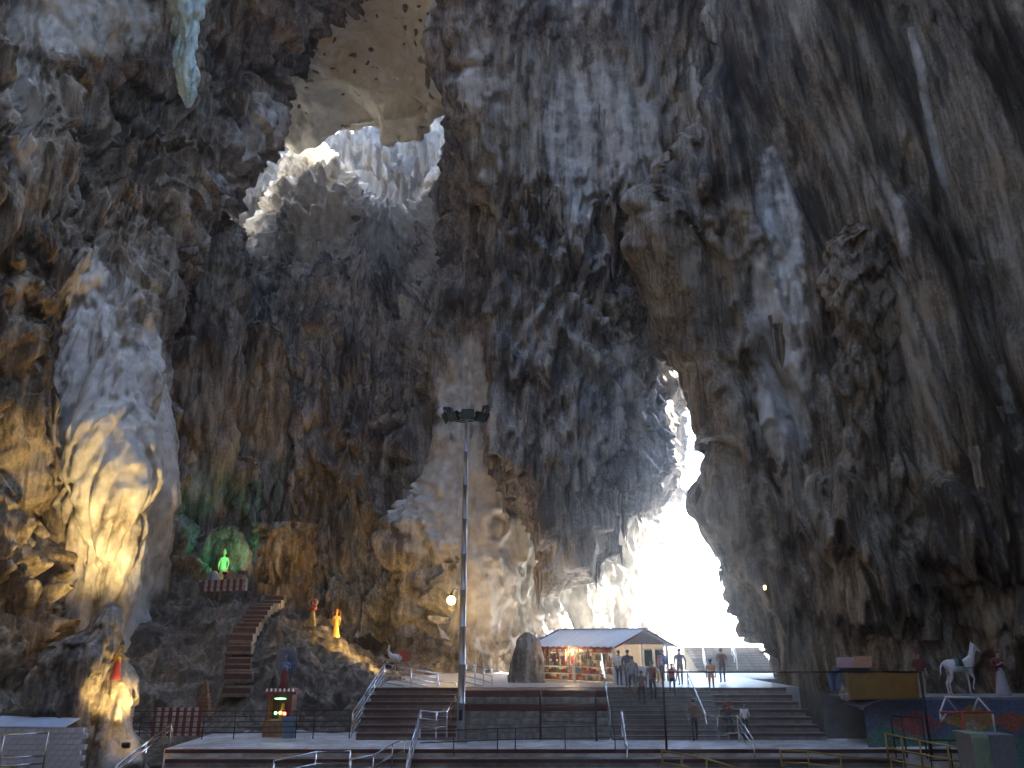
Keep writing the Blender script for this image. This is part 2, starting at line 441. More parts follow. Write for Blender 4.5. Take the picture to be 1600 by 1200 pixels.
def disp_BU(v, px, py):
    smooth = np.maximum(blob(px, py, 930, 190, 95, 150, .4), .6 * blob(px, py, 1000, 150, 60, 200, .4))
    k = 1 - .88 * smooth
    d = 1.2 * fbm(v, 10, 16, 23.3, 2) + 1.5 * (ridge(v, 7.5, 70, 22.2, 1.2) - .6) + (.7 * k + .1) * (ridge(v, 3.2, 45, 24) - .5)
    vary = .3 + .7 * sm(-.1, .4, nz(v, 7, 10, 57.0))
    d += k * vary * (1.2 * tongues(v, 8, 3.4, 1.7, 25) + .5 * tongues(v, 3.0, 1.5, .7, 27, .6))
    d += .25 * (ridge(v, 1.1, 30, 28, .3) - .5) * (k * .8 + .2) + .1 * (ridge(v, .5, 18, 26, .2) - .5) * k + .18 * k * fbm(v, 1.5, 2, 29, 3, .6) + .07 * fbm(v, .38, .8, 30, 2)
    d += .9 * sm(230, 330, py) * tongues(v, 3.2, 1.6, .7, 33, .6)
    return d
def pale_BU(v, px, py): return .5 * blob(px + 30 * nz(v, 4, 6, 38), py, 925, 200, 85, 130, .5) + .35 * blob(px, py, 745, 170, 16, 90) + .6 * blob(px, py, 905, 325, 18, 22) 
wall_BU, VBU = sheet('cave_wall_upper', ctrl_BU, M['rock'], .15, disp=disp_BU, pale=pale_BU, post=lip_post(345, 2.4, 1.0, 4.0))

# --- hanging centre curtain ------------------------------------------------
def row_BL(py, Y, bot=0.0, xs=(772, 830, 890, 940, 985, 1015, 1032), dys=(0, 0, 0, 0, 0, 0, 0)):
    ys = (0, -.4, -.4, .2, 2., 6, 13)
    k = max(0., (py - 560) / 300.) * 45
    r = [P(x - (k * (i - 3) / 3 if i > 3 else 0), py + bot * dy, Y + y) for i, (x, y, dy) in enumerate(zip(xs, ys, dys))]
    return [r[0] + np.array([2.2, 9, 0]), r[0] + np.array([.25, 3.0, 0])] + r + [r[-1] + np.array([3, 12, 0])]
BOT = (-190, -105, 10, -120, -95, -110, -110)
ctrl_BL = [row_BL(150, 57), row_BL(300, 56.5), row_BL(400, 55.5), row_BL(500, 55), row_BL(600, 54.8), row_BL(700, 54.6), row_BL(780, 54.6, .4, dys=BOT),
           row_BL(838, 54.9, .95, dys=BOT), row_BL(850, 56.2, 1, dys=BOT), row_BL(800, 58.5, .8, dys=BOT), row_BL(700, 60.5, .2, dys=BOT)]
def disp_BL(v, px, py):
    d = 1.3 * fbm(v, 9, 12, 43.3, 2) + .7 * (ridge(v, 4.0, 25, 44) - .3)
    d += 1.5 * tongues(v, 7.0, 3.2, 1.5, 45) + .65 * tongues(v, 2.9, 1.5, .62, 47, .6)
    d += .2 * (ridge(v, .8, 8, 48, .4) - .3) + .22 * fbm(v, 1.4, 1.4, 49, 3, .55) + .06 * fbm(v, .34, .5, 50, 2)
    edge = 1 - sm(772, 800, px)
    return d * (1 - .65 * edge)
def post_BL(V, G, n, px, py):
    m = sm(720, 850, py)
    g = G * np.array([1, .25, 0], np.float32)
    c = nz(g, 2.2, 2.2, 3.0) + .9 * nz(g, .9, .9, 8.0) + .7 * nz(g, .42, .42, 5.0)
    V = V.copy(); V[..., 2] -= m * 1.9 * np.clip(c + .05, -.5, 1.4); return V
wall_BL, VBL = sheet('hanging_curtain_rock', ctrl_BL, M['rock_grey'], .14, disp=disp_BL, post=post_BL, pale=lambda v, px, py: .25 * blob(px, py, 1040, 650, 45, 150))  # right edge paled: entrance light put into the colour

# --- scalloped wall behind the curtain, paled by painted-in entrance light --------------------------------
def row_W(py, dY=0.0, s=1.0):
    xs = [715, 706, 698, 735, 770, 850, 930, 985, 1003, 1006]; Ys = (84, 70, 62.5, 61.5, 61.5, 64, 67.5, 71, 75, 79)
    wob = np.interp(py, (20, 120, 300, 400, 480, 560, 640, 720, 790, 850, 900), (10, 22, 14, -6, 12, -14, 6, -10, -34, -62, -52))
    xs[:3] = [x + wob for x in xs[:3]]; xs[3] += wob * .4
    return [P(x, py, y + dY) for x, y in zip(xs, Ys)]
ctrl_W = [row_W(20, 4), row_W(120, 3), row_W(300, 1), row_W(450), row_W(560), row_W(680, .3), row_W(780, .3), row_W(850, .0), row_W(900, -.4), row_W(980, -1), row_W(1050, -2), row_W(1110, -3)]
def worley(v, s, off=0):
    q = (v / s).astype(np.float32); i = np.floor(q).astype(np.int64); best = np.full(q.shape[:-1], 9.0, np.float32)
    for dx in (-1, 0, 1):
        for dy in (-1, 0, 1):
            for dz in (-1, 0, 1):
                c = i + np.array([dx, dy, dz])
                h = (c[..., 0] * 73856093) ^ (c[..., 1] * 19349663) ^ (c[..., 2] * 83492791) + off
                r = np.stack([((h * k) & 1023) / 1023.0 for k in (1, 7919, 104729)], -1).astype(np.float32)
                best = np.minimum(best, np.linalg.norm(c + r - q, axis=-1))
    return best
def disp_W(v, px, py):
    low = sm(790, 870, py)                                           # scallops low down
    d = 1.0 * fbm(v, 9, 11, 53, 2)
    wq = v.copy(); wq[..., 2] *= .55
    d += low * .55 * (np.minimum(worley(wq, 1.5, 5), .9) ** 2)
    smooth = np.maximum(blob(px, py, 725, 690, 60, 190, .5), low * sm(680, 740, px))
    k = 1 - .42 * smooth
    d += k * (.8 * (ridge(v, 3.6, 25, 54) - .3) + 1.0 * tongues(v, 7, 3.2, 1.6, 55) + .5 * tongues(v, 2.7, 1.4, .6, 57, .6))
    d += .15 * (ridge(v, .9, 9, 58, .4) - .3) * k + (.05 + .17 * k) * fbm(v, 1.3, 1.3, 59, 3, .55) + .05 * fbm(v, .34, .5, 60, 2)
    return d
def pale_W(v, px, py):  # entrance light on this wall, put into its colour as paleness
    a = 1.1 * sm(790, 850, py) * sm(650, 710, px) * (1 - .7 * sm(940, 1010, py))
    a = np.maximum(a, .8 * blob(px + 25 * nz(v, 3, 3, 61), py + 40 * nz(v, 1.2, 4, 62), 735, 610, 42, 80)); a = np.maximum(a, .95 * blob(px + 25 * nz(v, 3, 3, 61), py + 40 * nz(v, 1.2, 4, 62), 715, 780, 75, 105))
    return np.maximum(a, .55 * blob(px, py, 800, 740, 30, 80))
wall_W, VW = sheet('scalloped_wall', ctrl_W, M['rock_grey'], .15, disp=disp_W, pale=pale_W)

# --- back chamber wall -----------------------------------------------------
def row_C(py, tops=None, dY=0.0, back=0.0):
    xs = (190, 280, 340, 400, 450, 510, 560, 620, 680, 740); Ys = (62, 64, 69, 73, 74, 73.5, 74, 73, 69, 64)
    return [P(x, (t if tops else py), y + dY) for x, y, t in zip(xs, Ys, tops or xs)]
TOP = (280, 330, 365, 410, 275, 255, 335, 370, 330, 260)
DYT = 19.0
ctrl_C = [row_C(0, [t + 40 for t in TOP], DYT + 7), row_C(0, [t - 3 for t in TOP], DYT + 3), row_C(0, TOP, DYT),
          row_C(0, [t * .75 + 500 * .25 for t in TOP], DYT - 3.5), row_C(0, [t * .4 + 500 * .6 for t in TOP], DYT - 8.5), row_C(520, dY=3.5), row_C(600, dY=1.2), row_C(690, dY=.2), row_C(780, dY=-.5), row_C(860, dY=-2), row_C(930, dY=-4), row_C(1010, dY=-6)]
def disp_C(v, px, py):
    return rock_disp(v, 1.8, 1.0, 1.8, .75, .2, .18, .05, 63.0, 8.0, 3.2)
wall_C, VC = sheet('cave_wall_back', ctrl_C, M['rock_grey'], .17, disp=disp_C, pale=lambda v, px, py: (.85 + .5 * nz(v, 5, 9, 41)) * (1 - sm(300, 600, py + 160 * nz(v, 4, 8, 43) + 60 * nz(v, 1.2, 4, 44))))  # paler upward: skylight put into the colour, also bounces onto the ceiling

# --- far shaft wall under the upper opening ---------------------------------
ctrl_D = [[np.array([x, y, z]) for x, y in ((-52, 52), (-55, 76), (-54, 100), (-44, 111), (-28, 115), (-13, 112), (-3, 100), (0, 78))] for z in (86, 76, 66, 56, 46, 36, 24, 10)]
wall_D, VD = sheet('shaft_wall', ctrl_D, M['rock_dark'], .28, pale=lambda v, px, py: 1.6 * (1 - sm(-48, -42, v[..., 0])), disp=lambda v, px, py: rock_disp(v, 2.4, 1.4, 1.8, .7, .2, .3, .07, 83.0, 8, 3.4))  # unseen left end whitened to bounce sun onto the pale ceiling

# --- left wall running up into the arch -------------------------------------
def row_L(py, e, pts):
    e = P(e[0] - (20 if py < 250 else 42), py, e[1])
    r = [e + np.array([-9, 14, 3.]), e + np.array([-2.2, 5, .6]), e] + [P(x, py, y) for x, y in pts]
    z = r[-1][2]
    return r + [np.array([-44, 8, z * .8 + 4]), np.array([-50, -12, z * .7 + 6])]
def std(a, b, c, d, e): return [(a[0], a[1]), (b[0], b[1]), (c[0], c[1]), (d, e), (-260, 36)]
ctrl_L = [
    row_L(-420, (800, 46), std((520, 45), (330, 43), (150, 40), 0, 38)),
    row_L(-170, (770, 58.5), std((400, 56), (250, 51), (110, 47), 0, 44)),
    row_L(-95, (665, 60.5), std((430, 57), (240, 52), (105, 47.5), 0, 44.5)),
    row_L(-45, (545, 61), std((370, 58), (225, 53), (100, 48), 0, 45)),
    row_L(40, (470, 61), std((350, 58), (220, 53), (100, 48), 0, 45)),
    row_L(165, (414, 61), std((315, 58), (200, 53), (95, 48), 0, 45)),
    row_L(235, (375, 59.5), std((290, 57), (190, 53), (90, 48), 0, 45)),
    row_L(300, (328, 57), std((260, 54.5), (180, 51), (85, 47), 0, 44)),
    row_L(400, (298, 54), std((240, 51), (165, 49), (80, 46.5), 0, 44)),
    row_L(520, (288, 52), std((230, 48.5), (150, 47), (82, 47), 0, 44)),
    row_L(680, (280, 51), std((225, 47), (150, 45.5), (88, 47), 0, 44)),
    row_L(800, (270, 51), std((215, 47), (150, 45.5), (84, 47.5), 0, 44)),
    row_L(900, (248, 51), std((205, 47.5), (150, 46), (80, 47.5), 0, 44)),
    row_L(1000, (228, 51), std((190, 48), (145, 46.5), (80, 47), 0, 43)),
    row_L(1130, (222, 50), std((185, 47), (140, 46), (80, 46), 0, 42)),
]
def disp_L(v, px, py):
    colm = blob(px, py, 190, 720, 115, 300, .3)
    k = 1 - .75 * colm
    d = 1.2 * fbm(v, 9, 13, 73.3, 2) + (.9 * k + .25) * (ridge(v, 3.8, 28, 74) - .3)
    d += k * (1.4 * tongues(v, 8, 3.4, 1.5, 75) + .6 * tongues(v, 3, 1.5, .62, 77, .6))
    q = v.copy(); q[..., 0] += (v[..., 2] - 15) * -.25
    d += colm * (.65 * (ridge(q, 2.6, 30, 80, .8) - .5) + .28 * (ridge(q, .9, 16, 82, .4) - .5))
    plate = blob(px, py, 120, 40, 190, 70, .3)
    d *= 1 - .6 * plate
    d += .18 * (ridge(v, .9, 9, 78, .4) - .3) + (.1 + .12 * k) * fbm(v, 1.4, 1.4, 79, 3, .55) + .06 * fbm(v, .34, .5, 80, 2)
    return d
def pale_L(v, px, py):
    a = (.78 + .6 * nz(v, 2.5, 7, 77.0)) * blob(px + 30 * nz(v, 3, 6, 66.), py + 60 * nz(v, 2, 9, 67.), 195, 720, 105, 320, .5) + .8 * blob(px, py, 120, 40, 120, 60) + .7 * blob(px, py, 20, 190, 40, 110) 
    a = np.maximum(a, .6 * sm(0, 1, 1 - np.abs(px - (330 + (280 - py) * .6)) / 40) * (py > 150) * (py < 480))  # pale strip: light along the arch edge put into the colour
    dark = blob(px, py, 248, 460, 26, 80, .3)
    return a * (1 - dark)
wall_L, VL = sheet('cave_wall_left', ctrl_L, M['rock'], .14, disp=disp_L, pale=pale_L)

# --- pale ceiling beyond the arch, rim of the upper opening -------------------
xsB = (330, 400, 450, 510, 570, 625, 668, 705, 760)
RIM = (255, 228, 222, 214, 207, 224, 200, 120, 60); RY = (84, 85, 86, 86, 84, 80, 73, 67, 61)
ctrl_B = [[P(x, -260, 50) for x in xsB], [P(x, -60, 58) for x in xsB]]
for k in (.35, .7, .92, 1.0):
    ctrl_B.append([P(x, -60 + (r + 60) * k, 58 + (y - 58) * k) for x, r, y in zip(xsB, RIM, RY)])
ctrl_B.append([P(x, r, y) + np.array([0, 1.6, 3.]) for x, r, y in zip(xsB, RIM, RY)])
ctrl_B.append([P(x, r, y) + np.array([0, 2.5, 20.]) for x, r, y in zip(xsB, RIM, RY)])
def disp_B(v, px, py):
    d = 2.4 * fbm(v, 7, 7, 93.3, 2) + .5 * (ridge(v, 4, 4, 94, 1) - .5) + .25 * fbm(v, 1.8, 1.8, 95, 3) + .04 * fbm(v, .4, .4, 96, 2)
    pit = sm(.38, .55, nz(v, .9, .9, 97)) * sm(-.1, .15, nz(v, 6, 6, 99)) * .3
    d -= pit
    d -= 1.6 * blob(px, py, 628, 155, 38, 22, .4)
    return d
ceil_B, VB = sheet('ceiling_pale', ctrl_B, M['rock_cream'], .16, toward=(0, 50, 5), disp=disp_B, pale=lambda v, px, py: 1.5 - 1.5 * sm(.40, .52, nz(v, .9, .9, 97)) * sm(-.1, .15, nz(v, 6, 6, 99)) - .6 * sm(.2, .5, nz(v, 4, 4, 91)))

# --- the hill round the chamber (closes it off from the sky) -------------------
def slab(name, quad, n, amp, seed):
    a, b, c, d = [np.array(q, float) for q in quad]
    u = np.linspace(0, 1, n)[:, None, None]; v = np.linspace(0, 1, n)[None, :, None]
    G = ((1 - u) * (1 - v) * a + u * (1 - v) * b + u * v * c + (1 - u) * v * d).astype(np.float32)
    nn = normals(G)
    V = G + nn * (amp * fbm(G, 14, 14, seed, 3))[..., None]
    idx = np.arange(n * n).reshape(n, n)
    q = np.stack([idx[:-1, :-1], idx[1:, :-1], idx[1:, 1:], idx[:-1, 1:]], -1).reshape(-1, 4)
    return struct(link(name, mesh_np(name, V, q), M['rock_dark']))
ZC = 66
HX0, HX1, HY0, HY1 = -50, -4, 88, 114            # upper opening
A0, A1, A2, A3 = -12.5, 13, 22, 49             # unseen daylight shaft added over the landing (x0, x1, y0, y1)
B0, B1, B2, B3 = -17, 17, -28, -9            # wide opening behind the viewer
def ceil_piece(x0, x1, y0, y1, s, z=ZC): return slab('cave_roof', ((x0, y0, z), (x1, y0, z), (x1, y1, z), (x0, y1, z)), 40, 2.0, s)
ceil_piece(-62, B0, -32, 64, 1.0); ceil_piece(B1, 62, -32, 57, 2.0); ceil_piece(B0, B1, B3, A2, 3.0); ceil_piece(B0, A0, A2, A3, 3.2); ceil_piece(A1, B1, A2, A3, 3.3)
ceil_piece(B0, -3, A3, 64, 3.5); ceil_piece(-3, B1, A3, 57, 3.6); ceil_piece(B0, B1, -32, B2, 3.7)
ceil_piece(-62, HX0, 64, 126, 4.0); ceil_piece(HX0 - 2, HX1 + 2, 62, HY0, 5.0, ZC + 9); ceil_piece(HX0, HX1, HY1, 126, 6.0); ceil_piece(HX1, 1, 64, 126, 7.0)
slab('cave_shell_wall', ((-60, -32, -4), (-60, 126, -4), (-60, 126, 70), (-60, -32, 70)), 50, 2.5, 8.0)
slab('cave_shell_wall', ((60, -32, -4), (60, 66, -4), (60, 66, 70), (60, -32, 70)), 50, 2.5, 9.0)
slab('cave_shell_wall', ((-62, 125, -4), (3, 125, -4), (3, 125, 70), (-62, 125, 70)), 50, 2.5, 10.0)
slab('cave_shell_wall', ((-62, -31, -4), (62, -31, -4), (62, -31, 70), (-62, -31, 70)), 50, 2.5, 11.0)
slab('cave_shell_wall', ((2, 84, -4), (2, 126, -4), (2, 126, 70), (2, 84, 70)), 40, 1.5, 12.0)
# unseen sides added above the upper opening to limit direct sun
for (a, b) in (((HX0, HY0), (HX1, HY0)), ((HX1, HY0), (HX1, HY1)), ((HX1, HY1), (HX0, HY1)), ((HX0, HY1), (HX0, HY0))):
    zb = ZC + 8 if a[1] == b[1] == HY0 else ZC - 1
    slab('sun_limit_side', ((a[0], a[1], zb), (b[0], b[1], zb), (b[0], b[1], ZC + 12), (a[0], a[1], ZC + 12)), 24, 1.2, 13.0)
for (a, b) in (((A0, A2), (A1, A2)), ((A1, A2), (A1, A3)), ((A1, A3), (A0, A3)), ((A0, A3), (A0, A2))):
    slab('light_shaft_side', ((a[0], a[1], ZC - 1), (b[0], b[1], ZC - 1), (b[0], b[1], ZC + 8), (a[0], a[1], ZC + 8)), 24, 1.2, 15.0)  # unseen sides added to steer daylight down onto the landing
# ground: one sheet to the horizon
gx = np.linspace(-1, 1, 121); gx = np.sign(gx) * np.abs(gx) ** 2.0 * 600
GX, GY = np.meshgrid(gx, gx + 40, indexing='ij')
GZ = np.full_like(GX, -2.2); 
G = np.stack([GX, GY, GZ], -1).astype(np.float32)
G[..., 2] += .12 * fbm(G, 3, 3, 5, 3)
out = sm(60, 66, G[..., 1]) * sm(2, 8, G[..., 0]); G[..., 2] = G[..., 2] * (1 - out) + 1.9 * out
idx = np.arange(121 * 121).reshape(121, 121)
q = np.stack([idx[:-1, :-1], idx[1:, :-1], idx[1:, 1:], idx[:-1, 1:]], -1).reshape(-1, 4)
ground = struct(link('ground', mesh_np('ground', G, q), M['ground']))
# ---------------------------------------------------------------- stalactites on the lips
def stal_mesh(seed, n=9, k=9):
    r = random.Random(seed); vs = []
    bx, by = r.uniform(-.1, .1), r.uniform(-.1, .1)
    for i in range(k):
        t = i / (k - 1); rad = (1 - t) ** .75 * (1 + .18 * math.sin(t * 17 + seed)) + .02
        for j in range(n):
            a = 2 * math.pi * j / n
            q = rad * (1 + .16 * math.sin(3 * a + seed) + .1 * r.uniform(-1, 1))
            vs.append((q * math.cos(a) * .5 + bx * t, q * math.sin(a) * .5 + by * t, -t))
    fs = [(i * n + j, i * n + (j + 1) % n, (i + 1) * n + (j + 1) % n, (i + 1) * n + j) for i in range(k - 1) for j in range(n)]
    fs.append(tuple((k - 1) * n + j for j in range(n)))
    me = bpy.data.meshes.new('stalactite'); me.from_pydata(vs, [], fs)
    me.polygons.foreach_set("use_smooth", [True] * len(fs)); me.update(); return me
STAL = {}
def hang(wall, V, mat, n, pxr, pyr, ln, seed, lip=True, rr=(.22, .34)):
    """stalactites on the lowest points of the vertex columns inside a part of the wall"""
    r = random.Random(seed); px, py = PIX(V)
    if mat not in STAL:
        STAL[mat] = [stal_mesh(s) for s in range(6)]
        for me in STAL[mat]: me.materials.append(M[mat])
    cand = []
    if lip:
        m = (px > pxr[0]) & (px < pxr[1]) & (py > pyr[0]) & (py < pyr[1])
        z = np.where(m, V[..., 2], 1e9); rows = z.argmin(0)
        cand = [V[rows[c], c] for c in range(V.shape[1]) if z[rows[c], c] < 1e8]
    else:
        ii = np.argwhere((px > pxr[0]) & (px < pxr[1]) & (py > pyr[0]) & (py < pyr[1]))
        cand = [V[a, b] for a, b in ii]
    if not cand: return
    for k in range(n):
        p = cand[r.randrange(len(cand))]; L = r.uniform(*ln) * r.uniform(.5, 1)
        o = bpy.data.objects.new('stalactite', r.choice(STAL[mat])); COL.objects.link(o); o.parent = wall
        w_ = L * r.uniform(*rr); o.location = (p[0], p[1] + .15, p[2] + L * .3); o.scale = (w_, w_, L)
        o.rotation_euler = (r.uniform(-.06, .06), r.uniform(-.06, .06), r.uniform(0, 6.28))
hang(wall_BU, VBU, 'rock', 60, (765, 1060), (250, 420), (1.0, 3.2), 1)
hang(wall_BL, VBL, 'rock_grey', 46, (780, 1050), (700, 960), (1.2, 3.6), 2)
hang(wall_BL, VBL, 'rock_grey', 70, (775, 1040), (760, 960), (.8, 3.4), 12, True, (.14, .26))
hang(wall_R, VR, 'rock', 14, (1090, 1150), (850, 960), (.8, 2.2), 3, False)
hang(wall_BL, VBL, 'rock_grey', 40, (790, 1030), (420, 800), (1.5, 4.0), 6, False, (.14, .24))
hang(wall_BU, VBU, 'rock', 30, (700, 1080), (60, 280), (1.5, 4.5), 7, False, (.12, .22))
hang(wall_R, VR, 'rock', 40, (1090, 1600), (500, 960), (1.5, 4.5), 8, False, (.16, .26))
hang(wall_L, VL, 'rock', 26, (290, 440), (150, 330), (1.0, 3.4), 4, False)
hang(wall_C, VC, 'rock_grey', 60, (400, 720), (340, 560), (1.2, 3.4), 5, False)

# ---------------------------------------------------------------- free-standing formations
def formation(name, prof, mat, label, cat, disp=None, n=90, m=110, group=None, pale=None, off=0.0, parent=None):
    """prof: rows (z, cx, cy, rx, ry) from the ground up"""
    pr = np.array(prof, float); t = np.linspace(0, len(pr) - 1, m)
    C = np.stack([np.interp(t, np.arange(len(pr)), pr[:, k]) for k in range(5)], -1)
    for _ in range(6): C[1:-1] = (C[:-2] + 2 * C[1:-1] + C[2:]) / 4
    a = np.linspace(0, 2 * np.pi, n, endpoint=False)
    G = np.stack([C[:, 1:2] + C[:, 3:4] * np.cos(a), C[:, 2:3] + C[:, 4:5] * np.sin(a), np.repeat(C[:, :1], n, 1)], -1).astype(np.float32)
    nn = np.stack([np.cos(a)[None] + 0 * G[..., 0], np.sin(a)[None] + 0 * G[..., 0], 0 * G[..., 0]], -1)
    sc = np.minimum(1, np.minimum(C[:, 3], C[:, 4]) / .8)[:, None]
    d = disp(G) if disp else .5 * fbm(G, 2.2, 3, off, 3) + .25 * (ridge(G, 1.0, 5, off + 3, .4) - .3) + .35 * tongues(G, 2.2, 1.0, .5, off + 5, .4) + .08 * fbm(G, .3, .35, off + 7, 2)
    V = G + nn * (d * sc)[..., None]
    idx = np.arange(m * n).reshape(m, n)
    q = np.stack([idx[:-1], np.roll(idx[:-1], -1, 1), np.roll(idx[1:], -1, 1), idx[1:]], -1).reshape(-1, 4)
    base = np.array([C[0, 1], C[0, 2], C[0, 0]]) if parent is None else np.zeros(3)
    me = mesh_np(name, V - base, q)
    at = me.attributes.new("pale", 'FLOAT', 'POINT'); a_ = np.zeros(m * n, np.float32)
    if pale is not None: a_[:] = pale
    at.data.foreach_set("value", a_)
    o = link(name, me, M[mat], parent, base)
    if parent is None: tag(o, label, cat, group)
    return o
def fpx(rows, Y, dy):
    """rows: (py, px_left, px_right) -> profile rows at depth Y with depth radius dy*width"""
    out = []
    for py, a, b in rows:
        p, q = P(a, py, Y), P(b, py, Y); r = (q[0] - p[0]) / 2
        out.append((p[2], (p[0] + q[0]) / 2, Y, r, max(.05, r * dy)))
    return out[::-1]
formation('stalagmite', fpx([(940, 172, 176), (952, 158, 184), (985, 142, 180), (1010, 100, 172), (1050, 70, 160), (1100, 48, 148), (1150, 90, 138), (1215, 95, 135)], 34.5, .8), 'rock_grey',
          'tall grey stalagmite with a hooked tip at the foot of the yellow-lit column', 'stalagmite', off=1.0)
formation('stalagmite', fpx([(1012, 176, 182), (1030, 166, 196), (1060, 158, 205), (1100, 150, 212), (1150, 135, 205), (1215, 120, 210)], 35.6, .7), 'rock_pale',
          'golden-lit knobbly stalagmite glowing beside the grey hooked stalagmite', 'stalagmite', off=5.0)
formation('stalagmite', fpx([(988, 818, 828), (1000, 806, 842), (1030, 799, 850), (1085, 794, 853)], 46.0, .8), 'rock_grey',
          'rounded grey stalagmite dome standing left of the roofed souvenir hut', 'stalagmite', off=9.0, disp=lambda v: .12 * fbm(v, .8, .8, 3, 3) + .08 * (ridge(v, .5, 4, 4, .2) - .3))
# rounded flowstone columns that belong to the chamber walls
for rows, Y, par, mt in (([(715, 365, 388), (730, 355, 400), (790, 348, 405), (960, 338, 408)], 66, wall_C, 'rock'),
                         ([(505, 398, 422), (535, 384, 436), (620, 378, 442), (980, 366, 452)], 71.5, wall_C, 'rock'),
                         ([(355, 1322, 1345), (385, 1310, 1362), (480, 1312, 1385), (640, 1330, 1400), (1000, 1352, 1445)], 45.6, wall_R, 'rock'),
                         ([(330, 300, 330), (360, 290, 365), (430, 285, 380), (520, 290, 368), (960, 300, 355)], 65.5, wall_C, 'rock'),
                         ([(820, 420, 470), (850, 405, 480), (900, 408, 470), (960, 420, 460)], 62.5, wall_C, 'rock')):
    formation('flowstone_column', fpx(rows, Y, .8), mt, None, None, n=110, m=150, off=Y, parent=par,
              disp=lambda v: .7 * fbm(v, 2.6, 5, 3, 3) + .3 * (ridge(v, 1.2, 8, 4, .5) - .3) + .55 * tongues(v, 4.5, 2.2, .9, 6, .5) + .3 * tongues(v, 1.9, .9, .45, 8, .4) + .05 * fbm(v, .3, .4, 9, 2))

# ---------------------------------------------------------------- mound on the left with the shrine steps
pxs = (140, 220, 300, 360, 420, 480, 530, 580, 640, 700, 760)
rdg = (930, 925, 922, 925, 935, 965, 1000, 1030, 1052, 1062, 1068)
rows = [[P(x, 1185, 37.6) for x in pxs], [P(x, 1152, 39.6) for x in pxs], [P(x, 1125, 42) for x in pxs]]
for k, Y in ((.35, 45), (.62, 48.5), (.86, 52), (1.0, 55.5)):
    rows.append([P(x, 1120 + (r - 1120) * k, Y) for x, r in zip(pxs, rdg)])
rows.append([P(x, r - 4, 59.5) for x, r in zip(pxs, rdg)]); rows.append([P(x, r - 6, 72) for x, r in zip(pxs, rdg)])
mound, VM = sheet('rock_mound', rows, M['rock_dark'], .14, toward=(0, 0, 40),
                  disp=lambda v, px, py: (.9 * fbm(v, 4, 4, 7, 3) + .35 * tongues(v, 1.9, .8, .9, 9, .5) + .2 * fbm(v, 1.0, .8, 12, 3) + .05 * fbm(v, .3, .3, 14, 2)) * sm(1160, 1120, py) - .35)

# ---------------------------------------------------------------- concrete platforms and steps
ZU = 2.0; Y0, YB, YT = 35.1, 38.0, 41.5
PX0, PX1 = XW(255, 35, 0), XW(1400, 35, 0)
def slabbox(name, x0, x1, y0, y1, z0, z1, mat):
    return struct(box(name, ((x0 + x1) / 2, (y0 + y1) / 2, (z0 + z1) / 2), (x1 - x0, y1 - y0, z1 - z0), mat))
slabbox('platform_lower', PX0, 20, Y0, 42.4, -2.4, 0, M['concrete_floor'])
slabbox('platform_upper', -6.9, 14.0, YT, 63, 0.004, ZU, M['upper_floor'])
struct(box('painted_edge', ((PX0 + 20) / 2, Y0 - .012, -.085), (20 - PX0 - .1, .02, .14), M['redpaint']))
struct(MB().prism([(14.0, 0.004), (14.0, 1.96), (14.8, 1.7), (17.2, .35), (19, .02), (19, .004)], 'y', 38.6, 44.5).build('ramp', M['concrete_dark']))
slabbox('outer_ground', 14.0, 40, 50.2, 75, .5, ZU - .01, M['concrete'])
def steps(name, label, x0, x1, n, rise, tread, yb, z0, down=False, stripe=.13, taper=0.0, group='flights of concrete steps'):
    root = empty(name, ((x0 + x1) / 2, yb, z0), label, 'steps', group)
    for i in range(n):
        if not down: yf, zt, zb = yb + i * tread, z0 + (i + 1) * rise, z0 + .004
        else: yf, zt, zb = yb - (i + 1) * tread, z0 - (i + 1) * rise, z0 - (n + 2) * rise
        xe = x1 + taper * (n - 1 - i)
        cx = (x0 + xe) / 2
        s = box('step', (cx - (x0 + x1) / 2, yf + tread / 2 - yb, (zt + zb) / 2 - z0), (xe - x0, tread - .003, zt - zb), M['step'], root)
        if stripe:
            box('painted_stripe', (0, -tread / 2, (zt - zb) / 2 - stripe / 2 - .012), (xe - x0 - .02, .02, stripe), M['redpaint'], s)
    return root
M['step'] = mat_plain('step_concrete', (.22, .21, .195), .5, var=.3, scale=4, bump=.2, grime=.55)
steps('staircase', 'wide flight of red-striped steps left of the lamp mast', -6.85, -2.45, 7, .2855, .5, YB, 0, stripe=.13)
steps('staircase', 'middle flight of narrow steps with people climbing to the hut', 4.4, 9.5, 11, .1817, .3182, YB, 0, stripe=.03)
steps('staircase', 'broad brown steps right of the climbers below the hanging yellow banner', 9.55, 13.2, 7, .2855, .5, YB, 0, stripe=.12, taper=.1)
steps('staircase', 'long red-striped steps along the bottom edge dropping from the bright landing', PX0 + .3, PX1, 5, .30, .55, Y0, 0, down=True, stripe=.13)
# block wall between the flights
bw = empty('block_wall', (.95, YB, 0), 'grey block terrace wall with two red bands right of the lamp mast', 'wall')
rb = random.Random(4)
for c in range(7):
    x = -2.38; ft = .11 * c; zc = c * .2855
    if c in (4, 6):
        box('painted_band', (0.96, ft + 1.2 - .95 * 0, zc + .143), (6.66, 2.4 - .2, .28), M['redpaint'], bw).location.x = 0.0
        continue
    while x < 4.25:
        wd = min(rb.uniform(.85, 1.35), 4.3 - x)
        if 4.3 - x - wd < .5: wd = 4.3 - x
        box('block', (x + wd / 2 - .95, ft + 1.2 + rb.uniform(-.008, .008), zc + .143), (wd - .018, 2.2, .272), M['block'], bw)
        x += wd
box('mortar_core', (0, 2.2, 1.0), (6.6, 2.6, 1.93), M['concrete'], bw)
